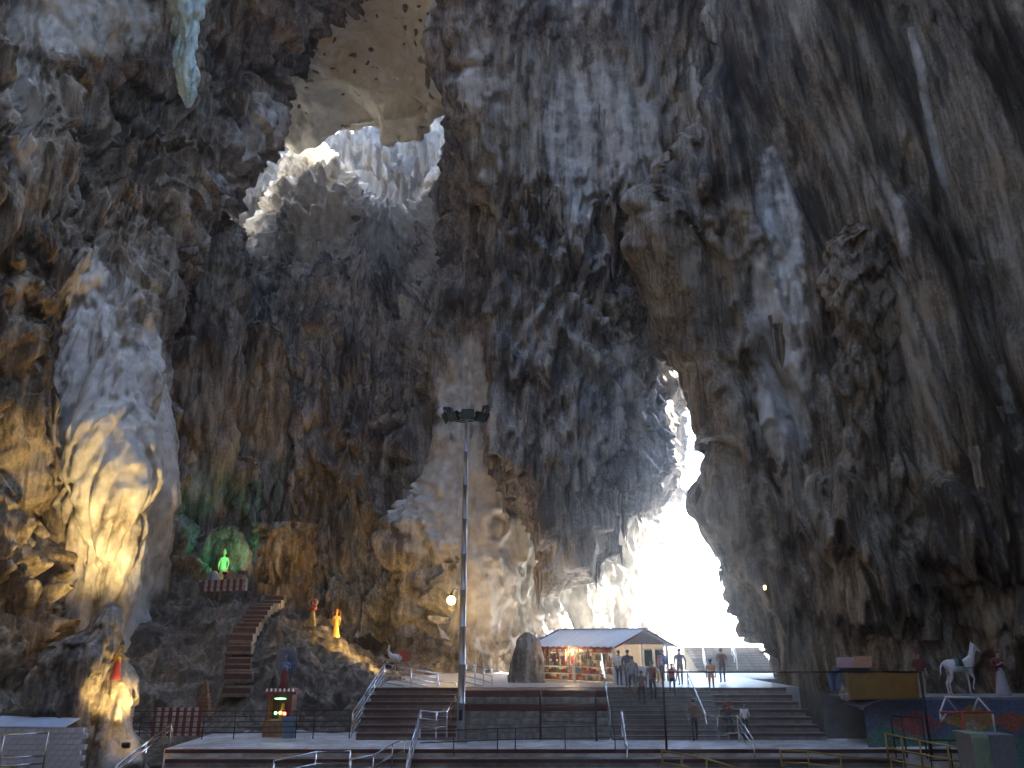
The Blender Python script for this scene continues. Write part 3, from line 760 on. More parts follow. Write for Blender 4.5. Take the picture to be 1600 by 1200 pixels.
# ---------------------------------------------------------------- railings
RG = 'metal railings round the steps'
def railing(label, pts, drops, H, mat, r=.028, posts=None, pr=None, name='railing', group=RG, extra=()):
    """pts: top-rail points (px,py,Y); drops: metres below the top of every rail; posts: indices or (index,frac)"""
    W = [Vector([float(c) for c in P(*q)]) for q in pts]
    base = W[0] - Vector((0, 0, H)); root = empty(name, base, label, 'railing', group)
    for d in drops:
        MB().tube([q - base - Vector((0, 0, d)) for q in W], r, 8).build('rail', M[mat], root)
    for k in (range(len(W)) if posts is None else posts):
        if isinstance(k, int): q = W[k]
        else: q = W[k[0]].lerp(W[k[0] + 1], k[1])
        MB().tube([q - base - Vector((0, 0, H)), q - base + Vector((0, 0, .01))], pr or r * 1.05, 8).build('post', M[mat], root)
    return root
five = (0, .22, .44, .66, .88)
railing('long dark five-bar railing along the back of the left landing', [(186, 1112, 38.2), (548, 1110, 38.2)], five, 1.15, 'iron', .022, [(0, f) for f in (.1, .23, .37, .505, .77, .845, 1.0)])
railing('shiny steel five-bar railing climbing the left edge of the red-striped steps', [(551, 1114, 38.6), (601, 1037, 42.0), (684, 1053, 42.4)], five, 1.0, 'steel', .03, [0, (0, .33), (0, .66), 1, (1, .5), 2])
railing('short steel railing on the top landing just left of the lamp mast', [(686, 1064, 42.5), (712, 1068, 42.5)], (0, .25), .5, 'steel', .025)
railing('steel handrail turning up the steps immediately left of the lamp mast', [(636, 1188, 33.6), (657, 1111, 36.4), (682, 1113, 36.9), (699, 1112, 37.6), (713, 1086, 39.0)], (0, .3, .62), 1.05, 'steel', .034, [0, 1, 2, 3, 4])
railing('tilted steel four-bar railing on the top landing right of the lamp mast', [(728, 1036, 42.3), (769, 1047, 42.6)], (0, .3, .6, .88), 1.0, 'steel', .028, [0, (0, .35), (0, .68), 1])
railing('thin dark two-bar railing along the front of the bright landing', [(657, 1143, 34.9), (788, 1138, 34.9), (960, 1134, 34.9)], (0, .42), .92, 'iron', .022, [(0, .4), (0, .92), (1, .1), (1, .55), 1 + 1])
railing('dark railing with a thick black post before the block wall', [(844, 1079, 37.6), (930, 1081, 37.6)], (0, .6, .9, 1.25), 2.0, 'iron', .018, [0, 1], .05)
railing('bright steel handrail on the left side of the middle steps', [(939, 1022, 42.2), (953, 1116, 38.9)], (0, .35), 1.0, 'steel', .042, [0, (0, .5), 1])
railing('short bright steel handrail at the foot of the middle steps', [(971, 1113, 37.2), (980, 1165, 34.8)], (0, .3), 1.0, 'steel', .042, [0, (0, .5), 1])
railing('steel handrail running down beside the climbers and across the landing', [(1074, 1051, 42.2), (1103, 1118, 38.8), (1121, 1121, 38.0), (1152, 1118, 37.4), (1177, 1154, 35.0)], (0, .33, .68), 1.05, 'steel', .034, [0, (0, .5), 1, 2, 3, 4])
railing('pale-topped railing stepping down the front steps left of the handrail turn', [(428, 1189, 32.6), (494, 1175, 33.6), (547, 1174, 33.8)], (0, .42), 1.0, 'steel', .03, [0, 1, 2])
railing('short stepped railing between the pale-topped railing and the steel handrail turn', [(548, 1187, 33.0), (584, 1180, 33.5), (614, 1162, 34.3), (633, 1155, 34.7)], (0, .42), 1.0, 'steel', .03, [0, 1, 2, 3])
railing('yellow-lit railing at the bottom edge below the climbers', [(1034, 1173, 33.4), (1064, 1178, 33.0), (1104, 1186, 32.2), (1152, 1200, 31.0)], (0, .42), 1.0, 'yellow_lit', .034, [0, 1, 2, 3])
railing('yellow-lit railing at the bottom edge below the brown steps', [(1219, 1172, 33.6), (1262, 1174, 33.4), (1313, 1181, 33.0), (1392, 1189, 32.4)], (0, .42), 1.0, 'yellow_lit', .03, [0, 1, 2, 3])
railing('yellow-lit railing in front of the colourful mosaic wall', [(1383, 1146, 33.6), (1408, 1152, 33.4), (1480, 1165, 32.6), (1512, 1170, 32.2)], (0, .48, .9), 1.25, 'yellow_lit', .034, [0, 1, (1, .4), 2, 3])
railing('dark upright iron gate frame behind the yellow-lit railing', [(1392, 1119, 34.2), (1440, 1121, 34.2)], (0, .8), 1.5, 'iron', .028, [0, (0, .35), 1])
railing('dark low iron railing beneath the red and white pipe stand', [(1450, 1156, 33.0), (1560, 1158, 32.0)], (0, .35, .7), 1.1, 'iron', .026, [0, (0, .3), (0, .6), 1])
railing('pale steel railing before the white block wall in the bottom-left corner', [(-10, 1150, 30.5), (76, 1145, 31)], (0, .75, 1.0), 1.6, 'steel', .03, [(0, .2), 1])
railing('double steel handrail slanting up beside the golden stalagmite', [(183, 1196, 32.0), (269, 1130, 36.0)], (0, .22), 1.0, 'steel', .04, [0, (0, .5), 1])
# ---------------------------------------------------------------- skinned figures
def skin_mesh(name, verts, edges, radii, root=0, sub=1):
    me = bpy.data.meshes.new(name); me.from_pydata(verts, edges, [])
    o = bpy.data.objects.new(name, me); COL.objects.link(o)
    md = o.modifiers.new('s', 'SKIN'); md.use_smooth_shade = True
    sv = me.skin_vertices[0].data if me.skin_vertices else None
    if sv is None:
        bpy.context.view_layer.objects.active = o; bpy.ops.mesh.customdata_skin_add(); sv = me.skin_vertices[0].data
    for i, r in enumerate(radii):
        sv[i].radius = r if isinstance(r, tuple) else (r, r); sv[i].use_root = (i == root)
    ss = o.modifiers.new('u', 'SUBSURF'); ss.levels = sub; ss.render_levels = sub
    dg = bpy.context.evaluated_depsgraph_get(); dg.update()
    res = bpy.data.meshes.new_from_object(o.evaluated_get(dg)); res.name = name
    bpy.data.objects.remove(o); bpy.data.meshes.remove(me)
    res.polygons.foreach_set("use_smooth", [True] * len(res.polygons))
    return res
def body_mesh(name, pose):
    """faces -Y, 1.70 m tall; slots: skin, top, bottom, shoes"""
    V = [(0, 0, .93), (0, -.01, 1.12), (0, .01, 1.34), (0, .0, 1.45), (0, -.01, 1.53), (0, -.02, 1.62), (0, -.015, 1.68)]
    R = [(.155, .11), (.145, .10), (.165, .105), (.075, .065), (.052, .055), (.077, .092), (.06, .075)]
    E = [(0, 1), (1, 2), (2, 3), (3, 4), (4, 5), (5, 6)]
    reg = {}
    for s in (-1, 1):
        lf, kb, fw = {'stand': (0, 0, 0), 'walk': (.16 if s > 0 else -.2, .0, 0), 'climb': (-.34 if s > 0 else .04, 0, .17 if s > 0 else 0), 'wide': (0.0, 0, 0)}[pose]
        wx = .1 if pose != 'wide' else .16
        b = len(V)
        hip = (s * .095, 0, .86)
        knee = (s * (wx + .0), lf * .55 - .03, .49 + fw * .9); ank = (s * wx, lf + (.06 if pose == 'walk' else 0), .09 + fw); toe = (s * (wx + .02), lf - .13, .045 + fw)
        V += [hip, knee, ank, toe]; R += [(.092, .098), (.062, .064), (.043, .047), (.042, .034)]
        E += [(0, b), (b, b + 1), (b + 1, b + 2), (b + 2, b + 3)]
        b = len(V)
        sw = {'stand': 0, 'walk': -.14 * s, 'climb': .1 * s, 'wide': .0}[pose]
        bend = pose == 'wide'
        sh = (s * .2, .01, 1.385); el = (s * .265, .05 + sw * .5, 1.12)
        wr = (s * .25, -.04 + sw, .89) if not bend else (s * .12, -.22, 1.2)
        pa = (s * .245, -.07 + sw, .82) if not bend else (s * .06, -.26, 1.26)
        fi = (s * .235, -.09 + sw, .745) if not bend else (s * .02, -.28, 1.31)
        th = (s * .205, -.115 + sw, .80) if not bend else (s * .05, -.30, 1.25)
        V += [sh, el, wr, pa, fi, th]; R += [(.068, .072), (.045, .047), (.030, .033), (.024, .042), (.013, .03), (.013, .013)]
        E += [(2, b), (b, b + 1), (b + 1, b + 2), (b + 2, b + 3), (b + 3, b + 4), (b + 3, b + 5)]
    b = len(V); V += [(0, -.105, 1.60)]; R += [(.014, .016)]; E += [(5, b)]          # nose
    me = skin_mesh(name, V, E, R, 0, 1)
    mi = []
    for p in me.polygons:
        c = p.center; k = 1
        if c.z > 1.455: k = 0
        elif c.z < .95 and abs(c.x) < .21: k = 2
        if k == 1 and ((abs(c.x) > .2 and c.z < 1.1) or (c.y < -.15 and pose == 'wide')): k = 0
        if abs(c.x) > .2 and c.z < 1.0: k = 0
        mi.append(k)
    for p, k in zip(me.polygons, mi):
        if p.center.z < .085 + (.17 if (pose == 'climb' and p.center.x > 0) else 0) and k == 2: k = 3
        p.material_index = k
    return me
BODY = {k: body_mesh('body_' + k, k) for k in ('stand', 'walk', 'climb', 'wide')}
def hair_mesh():
    m = MB(); m.ball((0, .012, 1.655), (.092, .108, .085), 14)
    for s in (-1, 1): m.ball((s * .083, .0, 1.61), (.014, .024, .032), 6)
    return m.mesh('hair')
HAIR = hair_mesh()
M['skin'] = mat_plain('skin', (.28, .16, .10), .6); M['hair'] = mat_plain('black_hair', (.015, .012, .01), .5); M['shoe'] = mat_plain('shoe', (.03, .028, .026), .6)
def cloth(n, c): return mat_plain(n, c, .85, var=.25, scale=9)
CL = {'navy': cloth('navy_cloth', (.03, .04, .09)), 'grey': cloth('grey_cloth', (.30, .31, .33)), 'white': cloth('white_cloth', (.7, .7, .7)), 'red': cloth('red_cloth', (.45, .06, .05)),
      'orange': cloth('orange_cloth', (.6, .22, .04)), 'brown': cloth('brown_cloth', (.18, .1, .06)), 'black': cloth('black_cloth', (.025, .025, .028)), 'blue': cloth('blue_cloth', (.10, .20, .42)),
      'maroon': cloth('maroon_cloth', (.16, .03, .035)), 'khaki': cloth('khaki_cloth', (.3, .24, .15))}
def person(label, pos, rz, pose, top, bottom, h=1.70, bag=None, legs=None, group='people on the steps'):
    root = empty('person', pos, label, 'person', group, rz); root.scale = (h / 1.7,) * 3
    o = bpy.data.objects.new('body', BODY[pose].copy()); COL.objects.link(o); o.parent = root
    for m in (M['skin'], CL[top], CL[bottom], M['shoe']): o.data.materials.append(m)
    if legs == 'bare':
        for p in o.data.polygons:
            if p.material_index == 2 and p.center.z < .52: p.material_index = 0
    o = bpy.data.objects.new('hair', HAIR); COL.objects.link(o); o.parent = root
    if not HAIR.materials: HAIR.materials.append(M['hair'])
    if bag:
        bm_ = MB(); bm_.box((0, .19, 1.2), (.30, .17, .42), taper=.8); bm_.ball((0, .24, 1.12), (.14, .09, .16), 10)
        for s in (-1, 1): bm_.tube([(s * .1, .13, 1.38), (s * .11, -.02, 1.47), (s * .12, -.125, 1.3), (s * .12, .10, 1.05)], .016, 6)
        bm_.build('backpack', CL[bag], root)
    return root
def stepz(Y): return min(11, max(0, math.floor((Y - YB) / .3182) + 1)) * .1817 if Y >= YB else 0.0
def on(px, Y, z=None):
    z = stepz(Y) if z is None else z
    return (XW(px, Y, z), Y, z + .002)
UP = math.pi            # facing away from the viewer
person('person in grey shirt and dark shorts climbing, tallest of the left pair', on(989, 40.6), UP, 'climb', 'grey', 'black', 1.78, 'grey', 'bare')
person('person in dark blue clothes just behind the grey-shirted climber', on(982, 41.3), UP, 'walk', 'navy', 'navy', 1.70)
person('short person in dark clothes climbing between the two pairs of walkers', on(1004, 40.0), UP, 'climb', 'brown', 'black', 1.5)
person('person in pale brown top and dark trousers climbing right of the grey shirt', on(1021, 40.4), UP, 'walk', 'khaki', 'black', 1.75, 'maroon')
person('child in a red shirt climbing alone right of the group', on(1052, 40.8), UP, 'climb', 'red', 'navy', 1.45)
person('person standing alone on the top landing against the bright entrance', on(1130, 45.0, ZU), UP, 'stand', 'maroon', 'black', 1.72, group='people at the landings')
person('person in an orange wrap at the top of the brown steps', on(1113, 41.7, ZU - .2855), UP, 'stand', 'orange', 'orange', 1.55, group='people at the landings')
person('dim person in dark clothes at the foot of the middle steps', on(1087, 37.6), UP, 'walk', 'brown', 'black', 1.72, group='people at the landings')
person('person in dark top holding something up behind the steel handrail on the right', on(1141, 38.2), 0.3, 'wide', 'maroon', 'navy', 1.62, group='people at the landings')
person('child in a white shirt beside the dark-topped person on the right', on(1166, 38.2), -.5, 'stand', 'white', 'black', 1.25, group='people at the landings')

person('person in a pale shirt near the hut counter, left of the climbers', on(968, 42.6, ZU), UP - .6, 'stand', 'white', 'navy', 1.66, group='people at the landings')
person('person in red near the hut gable on the top landing', on(1036, 43.6, ZU), UP + .4, 'walk', 'red', 'black', 1.68, 'blue', group='people at the landings')
person('person in grey stepping onto the top landing behind the red-shirted child', on(1064, 42.8, ZU), UP, 'walk', 'grey', 'khaki', 1.74, group='people at the landings')
# ---------------------------------------------------------------- lamp mast
mast_b = np.array(on(719.5, 37.2, 0.0)); top_z = P(731, 655, 37.2)[2]
mast = empty('lamp_mast', mast_b, 'tall grey steel floodlight mast with ring of lamps in the middle of the cave', 'lamp mast')
Hm = float(top_z - .002)
lean = (.03, 0)
pm = MB()
prof = []
for k in range(9):
    z0, z1 = Hm * k / 9, Hm * (k + 1) / 9; r0 = .175 - .095 * k / 9; r1 = .175 - .095 * (k + 1) / 9
    prof += [(r0, z0), (r1, z1 - .06), (r1 + .018, z1 - .05), (r1 + .018, z1 - .005)]
pm.lathe(prof, n=12); pm.build('pole', M['galv'], mast)
MB().box((0, 0, .03), (.62, .62, .06)).box((0, 0, .075), (.36, .36, .03)).build('base_plate', M['galv'], mast)
MB().box((0, -.19, 1.1), (.16, .05, .42)).build('access_door', M['iron'], mast)
hm = MB()
hm.tube([(.8 * math.cos(a), .8 * math.sin(a), Hm + .12) for a in np.linspace(0, 2 * math.pi, 25)], .035, 6)
for a in (0, 1.05, 2.1): hm.tube([(.8 * math.cos(a), .8 * math.sin(a), Hm + .12), (-.8 * math.cos(a), -.8 * math.sin(a), Hm + .12)], .03, 6)
hm.tube([(0, 0, Hm - .02), (0, 0, Hm + .5)], .05, 8)
hm.build('head_frame', M['iron'], mast)
M['lampglass'] = mat_plain('lamp_glass', (.10, .16, .15), .08, var=.2)
FL = None
def flood_mesh():
    h = MB(); h.prism([(-.12, -.17), (.10, -.24), (.10, .24), (-.12, .17)], 'x', -.3, .3); h.box((0, -.16, 0), (.26, .1, .2))
    for k in range(5): h.box((-.2 + .1 * k, -.15, 0), (.012, .1, .34))
    return h.mesh('housing')
FH = flood_mesh(); FH.materials.append(M['iron'])
FG = MB().box((0, .106, 0), (.54, .012, .42)).mesh('glass'); FG.materials.append(M['lampglass'])
FBk = MB().tube([(-.33, 0, 0), (-.33, -.05, -.32), (.33, -.05, -.32), (.33, 0, 0)], .02, 6).mesh('bracket'); FBk.materials.append(M['galv'])
for i, (a, zz, ti) in enumerate(((-2.9, -.1, -.5), (-2.2, -.16, -.75), (-1.45, -.1, -.6), (-.75, -.16, -.7), (-.1, .28, -.25), (.6, .1, -.5), (1.9, .2, -.6), (2.75, .34, -.35))):
    fl = bpy.data.objects.new('floodlight', FH); COL.objects.link(fl); fl.parent = mast
    fl.location = (.98 * math.cos(a), .98 * math.sin(a), Hm + .12 + zz)
    fl.rotation_euler = (ti, 0, a - math.pi / 2)
    g = bpy.data.objects.new('glass', FG); COL.objects.link(g); g.parent = fl
    g = bpy.data.objects.new('bracket', FBk); COL.objects.link(g); g.parent = fl

# ---------------------------------------------------------------- banner frame and hanging cloths
pa, pb = P(1035, 1050, 34.9), P(1437, 1050, 34.9)
bf = empty('pipe_gate', (pa[0], 34.9, 0), 'tall thin dark pipe gate spanning above the right landing', 'gate')
MB().tube([(0, 0, 0), (0, 0, pa[2])], .045, 8).build('post', M['iron'], bf)
MB().tube([(pb[0] - pa[0], 0, -.3), (pb[0] - pa[0], 0, pb[2])], .055, 8).build('post', M['iron'], bf)
MB().tube([(0, 0, pa[2]), (pb[0] - pa[0], 0, pb[2])], .038, 8).build('crossbar', M['iron'], bf)
for px_ in (1120, 1240, 1330): MB().box((XW(px_, 34.9, pa[2]) - pa[0], 0, pa[2] - .045), (.05, .09, .03)).build('clip', M['galv'], bf)
M['banner'] = mat_plain('mustard_banner', (.30, .17, .035), .85, var=.18, scale=2); M['bluecloth'] = mat_plain('blue_tarp', (.06, .10, .19), .8, var=.25)
def sheet_cloth(name, label, cat, quad, mat, amp=.05, nx=28, ny=14, seed=0):
    a, b, c, d = [np.array(P(*q)) for q in quad]        # top-left, top-right, bottom-right, bottom-left
    u = np.linspace(0, 1, nx)[None, :, None]; v = np.linspace(0, 1, ny)[:, None, None]
    G = (1 - v) * ((1 - u) * a + u * b) + v * ((1 - u) * d + u * c)
    G = G.astype(np.float32); G[..., 1] += amp * (np.sin(u[..., 0] * 9 + seed) * (.3 + v[..., 0])) + amp * .8 * nz(G, .7, 1.4, seed)
    idx = np.arange(nx * ny).reshape(ny, nx); q = np.stack([idx[:-1, :-1], idx[1:, :-1], idx[1:, 1:], idx[:-1, 1:]], -1).reshape(-1, 4)
    o = link(name, mesh_np(name, G - a, q), mat, None, a); md = o.modifiers.new('t', 'SOLIDIFY'); md.thickness = .012
    return tag(o, label, cat)
sheet_cloth('banner', 'plain mustard-brown banner hanging from the pipe frame', 'banner', ((1321, 1051, 34.88), (1433, 1050, 34.88), (1438, 1093, 34.95), (1327, 1094, 34.95)), M['banner'])
sheet_cloth('blue_cloth', 'dark blue cloth bunched on the pipe frame left of the mustard banner', 'cloth', ((1290, 1052, 34.9), (1316, 1051, 34.9), (1312, 1078, 34.95), (1298, 1082, 34.95)), M['bluecloth'], .08, seed=3)
# awning behind: blue edge with pink and orange panels
aw = empty('awning', P(1330, 1048, 41.5), 'faded pink and orange awning with a blue edge above the banner', 'awning')
a0 = P(1330, 1048, 41.5)
for (x0, x1, ya, yb2, mt) in ((1302, 1360, 1043, 1052, 'bluecloth'), (1308, 1334, 1028, 1043, 'pinkcl'), (1334, 1362, 1026, 1043, 'orangecl')):
    M.setdefault('pinkcl', mat_plain('pink_awning', (.32, .18, .18), .8)); M.setdefault('orangecl', mat_plain('orange_awning', (.34, .15, .08), .8))
    q = [P(x0, yb2, 41.3), P(x1, yb2, 41.3), P(x1, ya, 42), P(x0, ya, 42)]
    pts = [tuple(c - a0) for c in q]; pts2 = [(p[0], p[1] + .05, p[2] + .03) for p in pts]
    MB().add(pts + pts2, [(0, 1, 2, 3), (7, 6, 5, 4), (0, 4, 5, 1), (1, 5, 6, 2), (2, 6, 7, 3), (3, 7, 4, 0)]).build('awning_panel', M[mt], aw)
for x in (1306, 1358):
    p = P(x, 1052, 41.4); MB().tube([tuple(p - a0), (p[0] - a0[0], p[1] - a0[1], -a0[2])], .03, 6).build('pole', M['iron'], aw)

# ---------------------------------------------------------------- mosaic wall with statues
def mat_mosaic():
    m = bpy.data.materials.new('mosaic'); m.use_nodes = True; t = m.node_tree; L = t.links; b = t.nodes['Principled BSDF']
    tc = t.nodes.new('ShaderNodeTexCoord'); vo = t.nodes.new('ShaderNodeTexVoronoi'); vo.inputs['Scale'].default_value = 13
    L.new(tc.outputs['Object'], vo.inputs['Vector'])
    sx = t.nodes.new('ShaderNodeSeparateXYZ'); L.new(vo.outputs['Position'], sx.inputs[0])
    def mt(op, a, c=None):
        n = t.nodes.new('ShaderNodeMath'); n.operation = op
        for i, q in enumerate((a, c)):
            if q is None: continue
            if isinstance(q, (int, float)): n.inputs[i].default_value = q
            else: L.new(q, n.inputs[i])
        return n.outputs[0]
    # picture fields: blue ground, green hills, red and yellow diamonds
    X = mt('MULTIPLY', sx.outputs[0], 1.0); Z = sx.outputs[2]
    def diamond(cx, cz, rx, rz): 
        return mt('LESS_THAN', mt('ADD', mt('DIVIDE', mt('ABSOLUTE', mt('SUBTRACT', X, cx)), rx), mt('DIVIDE', mt('ABSOLUTE', mt('SUBTRACT', Z, cz)), rz)), 1.0)
    cur = None
    def over(prev, fac, col):
        mx = t.nodes.new('ShaderNodeMixRGB'); L.new(fac, mx.inputs[0])
        if isinstance(prev, tuple): mx.inputs[1].default_value = (*prev, 1)
        else: L.new(prev, mx.inputs[1])
        mx.inputs[2].default_value = (*col, 1); return mx.outputs[0]
    hill = mt('LESS_THAN', Z, mt('ADD', .62, mt('MULTIPLY', mt('SINE', mt('MULTIPLY', X, 1.7)), .28)))
    c = over((.10, .15, .30), hill, (.08, .25, .20))
    c = over(c, diamond(-1.7, .85, 1.25, .55), (.42, .09, .10)); c = over(c, diamond(.7, 1.0, 1.3, .6), (.48, .27, .05))
    c = over(c, diamond(2.3, .95, 1.0, .4), (.45, .10, .04)); c = over(c, diamond(.65, .55, .45, .5), (.42, .36, .30))
    rv = t.nodes.new('ShaderNodeMixRGB'); rv.blend_type = 'MULTIPLY'; rv.inputs[0].default_value = .75
    hs = t.nodes.new('ShaderNodeSeparateXYZ'); L.new(vo.outputs['Color'], hs.inputs[0])
    cm = t.nodes.new('ShaderNodeCombineXYZ'); vv = mt('ADD', .45, mt('MULTIPLY', hs.outputs[0], 1.0))
    for i in range(3): L.new(vv, cm.inputs[i])
    L.new(c, rv.inputs[1]); L.new(cm.outputs[0], rv.inputs[2])
    v2 = t.nodes.new('ShaderNodeTexVoronoi'); v2.feature = 'DISTANCE_TO_EDGE'; v2.inputs['Scale'].default_value = 13; L.new(tc.outputs['Object'], v2.inputs['Vector'])
    g = mt('LESS_THAN', v2.outputs['Distance'], .05)
    L.new(over(rv.outputs[0], g, (.2, .19, .18)), b.inputs['Base Color']); b.inputs['Roughness'].default_value = .3
    return m
M['mosaic'] = mat_mosaic()
mwY = 36.0
mw0 = np.array([XW(1372, mwY, 0), mwY, -.6]); 
mw = empty('mosaic_wall', (XW(1500, mwY, 0), mwY, 0), 'low curved wall covered in blue, red and yellow broken-tile mosaic', 'wall')
topz = P(1500, 1093, mwY)[2]
arc = [(x, .02 * (x - 1) ** 2 * -1) for x in np.linspace(-4.0, 5.5, 30)]
vsM = []; 
for x, y in arc: vsM += [(x, y, -1.5), (x, y, topz - (.35 * max(0, (-3.2 - x)) if x < -3.2 else 0)), (x, y + 2.2, topz - (.35 * max(0, (-3.2 - x)) if x < -3.2 else 0))]
fsM = []
for i in range(len(arc) - 1):
    a = i * 3; fsM += [(a, a + 3, a + 4, a + 1), (a + 1, a + 4, a + 5, a + 2)]
MB().add(vsM, fsM).build('mosaic_face', M['mosaic'], mw)
MB().box((.75, 1.1, topz + .05), (9.4, 2.3, .1)).build('coping', M['concrete'], mw)
PT = topz + .102
# horse
def horse():
    Vv = [(0, 0, 1.30), (.45, 0, 1.28), (.85, 0, 1.36), (1.08, 0, 1.62), (1.22, 0, 1.93), (1.34, 0, 2.12), (1.62, 0, 1.94), (1.74, 0, 1.86),
          (-.45, 0, 1.33), (-.75, 0, 1.34), (-.98, 0, 1.38), (-1.16, 0, 1.22), (-1.22, 0, .85)]
    Rr = [(.29, .28), (.27, .28), (.24, .27), (.15, .21), (.11, .15), (.10, .115), (.072, .08), (.062, .06), (.28, .30), (.20, .24), (.06, .06), (.055, .055), (.03, .03)]
    Ee = [(0, 1), (1, 2), (2, 3), (3, 4), (4, 5), (5, 6), (6, 7), (0, 8), (8, 9), (9, 10), (10, 11), (11, 12)]
    for s in (-1, 1):
        b = len(Vv); lift = s < 0
        Vv += [(.72, s * .17, 1.0), (.74 + (.2 if lift else 0), s * .17, .58 + (.16 if lift else 0)), (.72 + (.04 if lift else 0), s * .17, .14 + (.26 if lift else 0)), (.79, s * .17, .05 + (.2 if lift else 0))]
        Rr += [(.13, .14), (.06, .065), (.045, .045), (.065, .06)]; Ee += [(2, b), (b, b + 1), (b + 1, b + 2), (b + 2, b + 3)]
        b = len(Vv)
        Vv += [(-.66, s * .17, 1.02), (-.55, s * .17, .78), (-.80, s * .17, .52), (-.76, s * .17, .14), (-.69, s * .17, .05)]
        Rr += [(.17, .17), (.10, .11), (.06, .06), (.045, .045), (.065, .06)]; Ee += [(8, b), (b, b + 1), (b + 1, b + 2), (b + 2, b + 3), (b + 3, b + 4)]
        b = len(Vv); Vv += [(1.30, s * .06, 2.27)]; Rr += [(.022, .03)]; Ee += [(5, b)]
    return skin_mesh('horse_body', Vv, Ee, Rr, 0, 2)
hp = on(1503, mwY + .9, PT)
hs_ = empty('horse_statue', hp, 'white horse statue with green saddle cloth standing on the mosaic wall', 'statue'); hs_.scale = (.64, .72, .95)
M['statuewhite'] = mat_plain('white_statue_paint', (.62, .62, .64), .5, var=.2); M['saddle'] = mat_plain('saddle_green', (.06, .13, .10), .6)
link('body', horse(), M['statuewhite'], hs_)
sm_ = MB()
for (x0, x1) in ((-.28, .25),):
    pts = []
    for x in (x0, x1):
        for a in np.linspace(-1.75, 1.75, 11): pts.append((x, .33 * math.sin(a), 1.31 + .315 * math.cos(a)))
    sm_.add(pts, [(i, i + 1, i + 12, i + 11) for i in range(10)], smooth=True)
sd_ = sm_.build('saddle_cloth', M['saddle'], hs_); sd_.modifiers.new('t', 'SOLIDIFY').thickness = .02
MB().tube([(.9, .25, 1.2), (.99, 0, 1.36), (.9, -.25, 1.2), (.3, -.30, 1.2)], .02, 6).build('harness', M['iron'], hs_)
mm = MB()
for k in range(9):
    t = k / 8; mm.ball((1.0 + .26 * t - .08, 0, 1.72 + .52 * t), (.07, .03, .09), 8)
mm.build('mane', M['statuewhite'], hs_)
def statue(label, pos, rz, pose, skinm, topm, botm, h=1.7, robe=False, name='figure_statue', halo=None):
    root = empty(name, pos, label, 'statue', None, rz); root.scale = (h / 1.7,) * 3
    o = bpy.data.objects.new('body', BODY[pose].copy()); COL.objects.link(o); o.parent = root
    for m in (skinm, topm, botm, botm): o.data.materials.append(m)
    if robe:
        rm = MB(); prof = [(.30, .0), (.31, .02), (.26, .25), (.20, .55), (.17, .85), (.135, 1.0), (.15, 1.06)]
        rm.lathe(prof, n=16, sy=.8); rm.build('robe', botm, root)
    MB().lathe([(.10, 1.64), (.11, 1.68), (.085, 1.74), (.07, 1.80), (.03, 1.90), (.005, 1.93)], (0, 0, 0), 10).build('crown', topm, root)
    if halo is not None:
        MB().tube([(.27 * math.cos(a), .13, 1.62 + .27 * math.sin(a)) for a in np.linspace(0, 2 * math.pi, 17)], .03, 6).build('halo', halo, root)
    return root
M['gold'] = mat_plain('gold_paint', (.55, .33, .07), .4, .3); M['statueskin'] = mat_plain('statue_flesh', (.42, .30, .24), .6)
statue('slim standing statue in a red tunic beside the banner end', on(1443, mwY + .7, PT), .1, 'stand', M['statueskin'], CL['maroon'], M['statueskin'], 1.75)
statue('standing statue with folded arms and long pale skirt right of the horse', on(1569, mwY + .7, PT), .0, 'wide', M['statueskin'], CL['maroon'], mat_plain('pale_skirt', (.35, .36, .42), .7), 1.8, True)
# painted pipe frame
tf = empty('swing_stand', on(1505, 33.4, -.9), 'white pipe stand with a red crossbar and red centre post before the mosaic', 'stand')
def rel(px, py, Y): return tuple(P(px, py, Y) - np.array(on(1505, 33.4, -.9)))
for a, b2, mt in (((1478, 1089, 33.8), (1528, 1090, 33.8), 'white'), ((1478, 1089, 33.8), (1469, 1112, 33.3), 'white'), ((1469, 1112, 33.3), (1470, 1127, 33.3), 'white'), ((1478, 1089, 33.8), (1497, 1114, 34.2), 'white'),
                 ((1528, 1090, 33.8), (1520, 1112, 34.2), 'white'), ((1528, 1090, 33.8), (1551, 1116, 33.3), 'white'), ((1551, 1116, 33.3), (1555, 1145, 33.3), 'white'), ((1470, 1127, 33.3), (1478, 1116, 33.6), 'white'),
                 ((1468, 1113, 33.3), (1552, 1113, 33.3), 'red'), ((1502, 1113, 33.3), (1517, 1205, 33.2), 'red')):
    MB().tube([rel(*a), rel(*b2)], .035 if mt == 'white' else .045, 8).build('pipe', M[mt], tf)
# cloth covered crate
M['greencl'] = mat_plain('pale_green_cloth', (.25, .33, .22), .85, var=.2, scale=4); M['greycl'] = mat_plain('grey_panel', (.22, .23, .26), .7)
cb = empty('covered_crate', on(1575, 30.6, -1.9), 'crate draped with pale green cloth in the bottom-right corner', 'crate')
z1 = P(1575, 1148, 30.6)[2] + 1.9
MB().box((0, .55, z1 / 2), (1.5, 1.1, z1 - .02)).build('crate', M['greycl'], cb)
dr = MB(); vs_ = []
for j in range(10):
    for i in range(14):
        t = j / 9; x = -.80 + .62 * i / 13
        vs_.append((x, -.06 - .02 * math.sin(i * 1.9) * t - .03 * t, z1 * (1 - t * (.62 + .1 * math.sin(i * .8)))))
dr.add(vs_, [(j * 14 + i, j * 14 + i + 1, (j + 1) * 14 + i + 1, (j + 1) * 14 + i) for j in range(9) for i in range(13)], smooth=True)
d_ = dr.build('drape', M['greencl'], cb); d_.modifiers.new('t', 'SOLIDIFY').thickness = .015
MB().box((-.49, .55, z1 + .015), (.66, 1.2, .03)).build('drape_top', M['greencl'], cb)
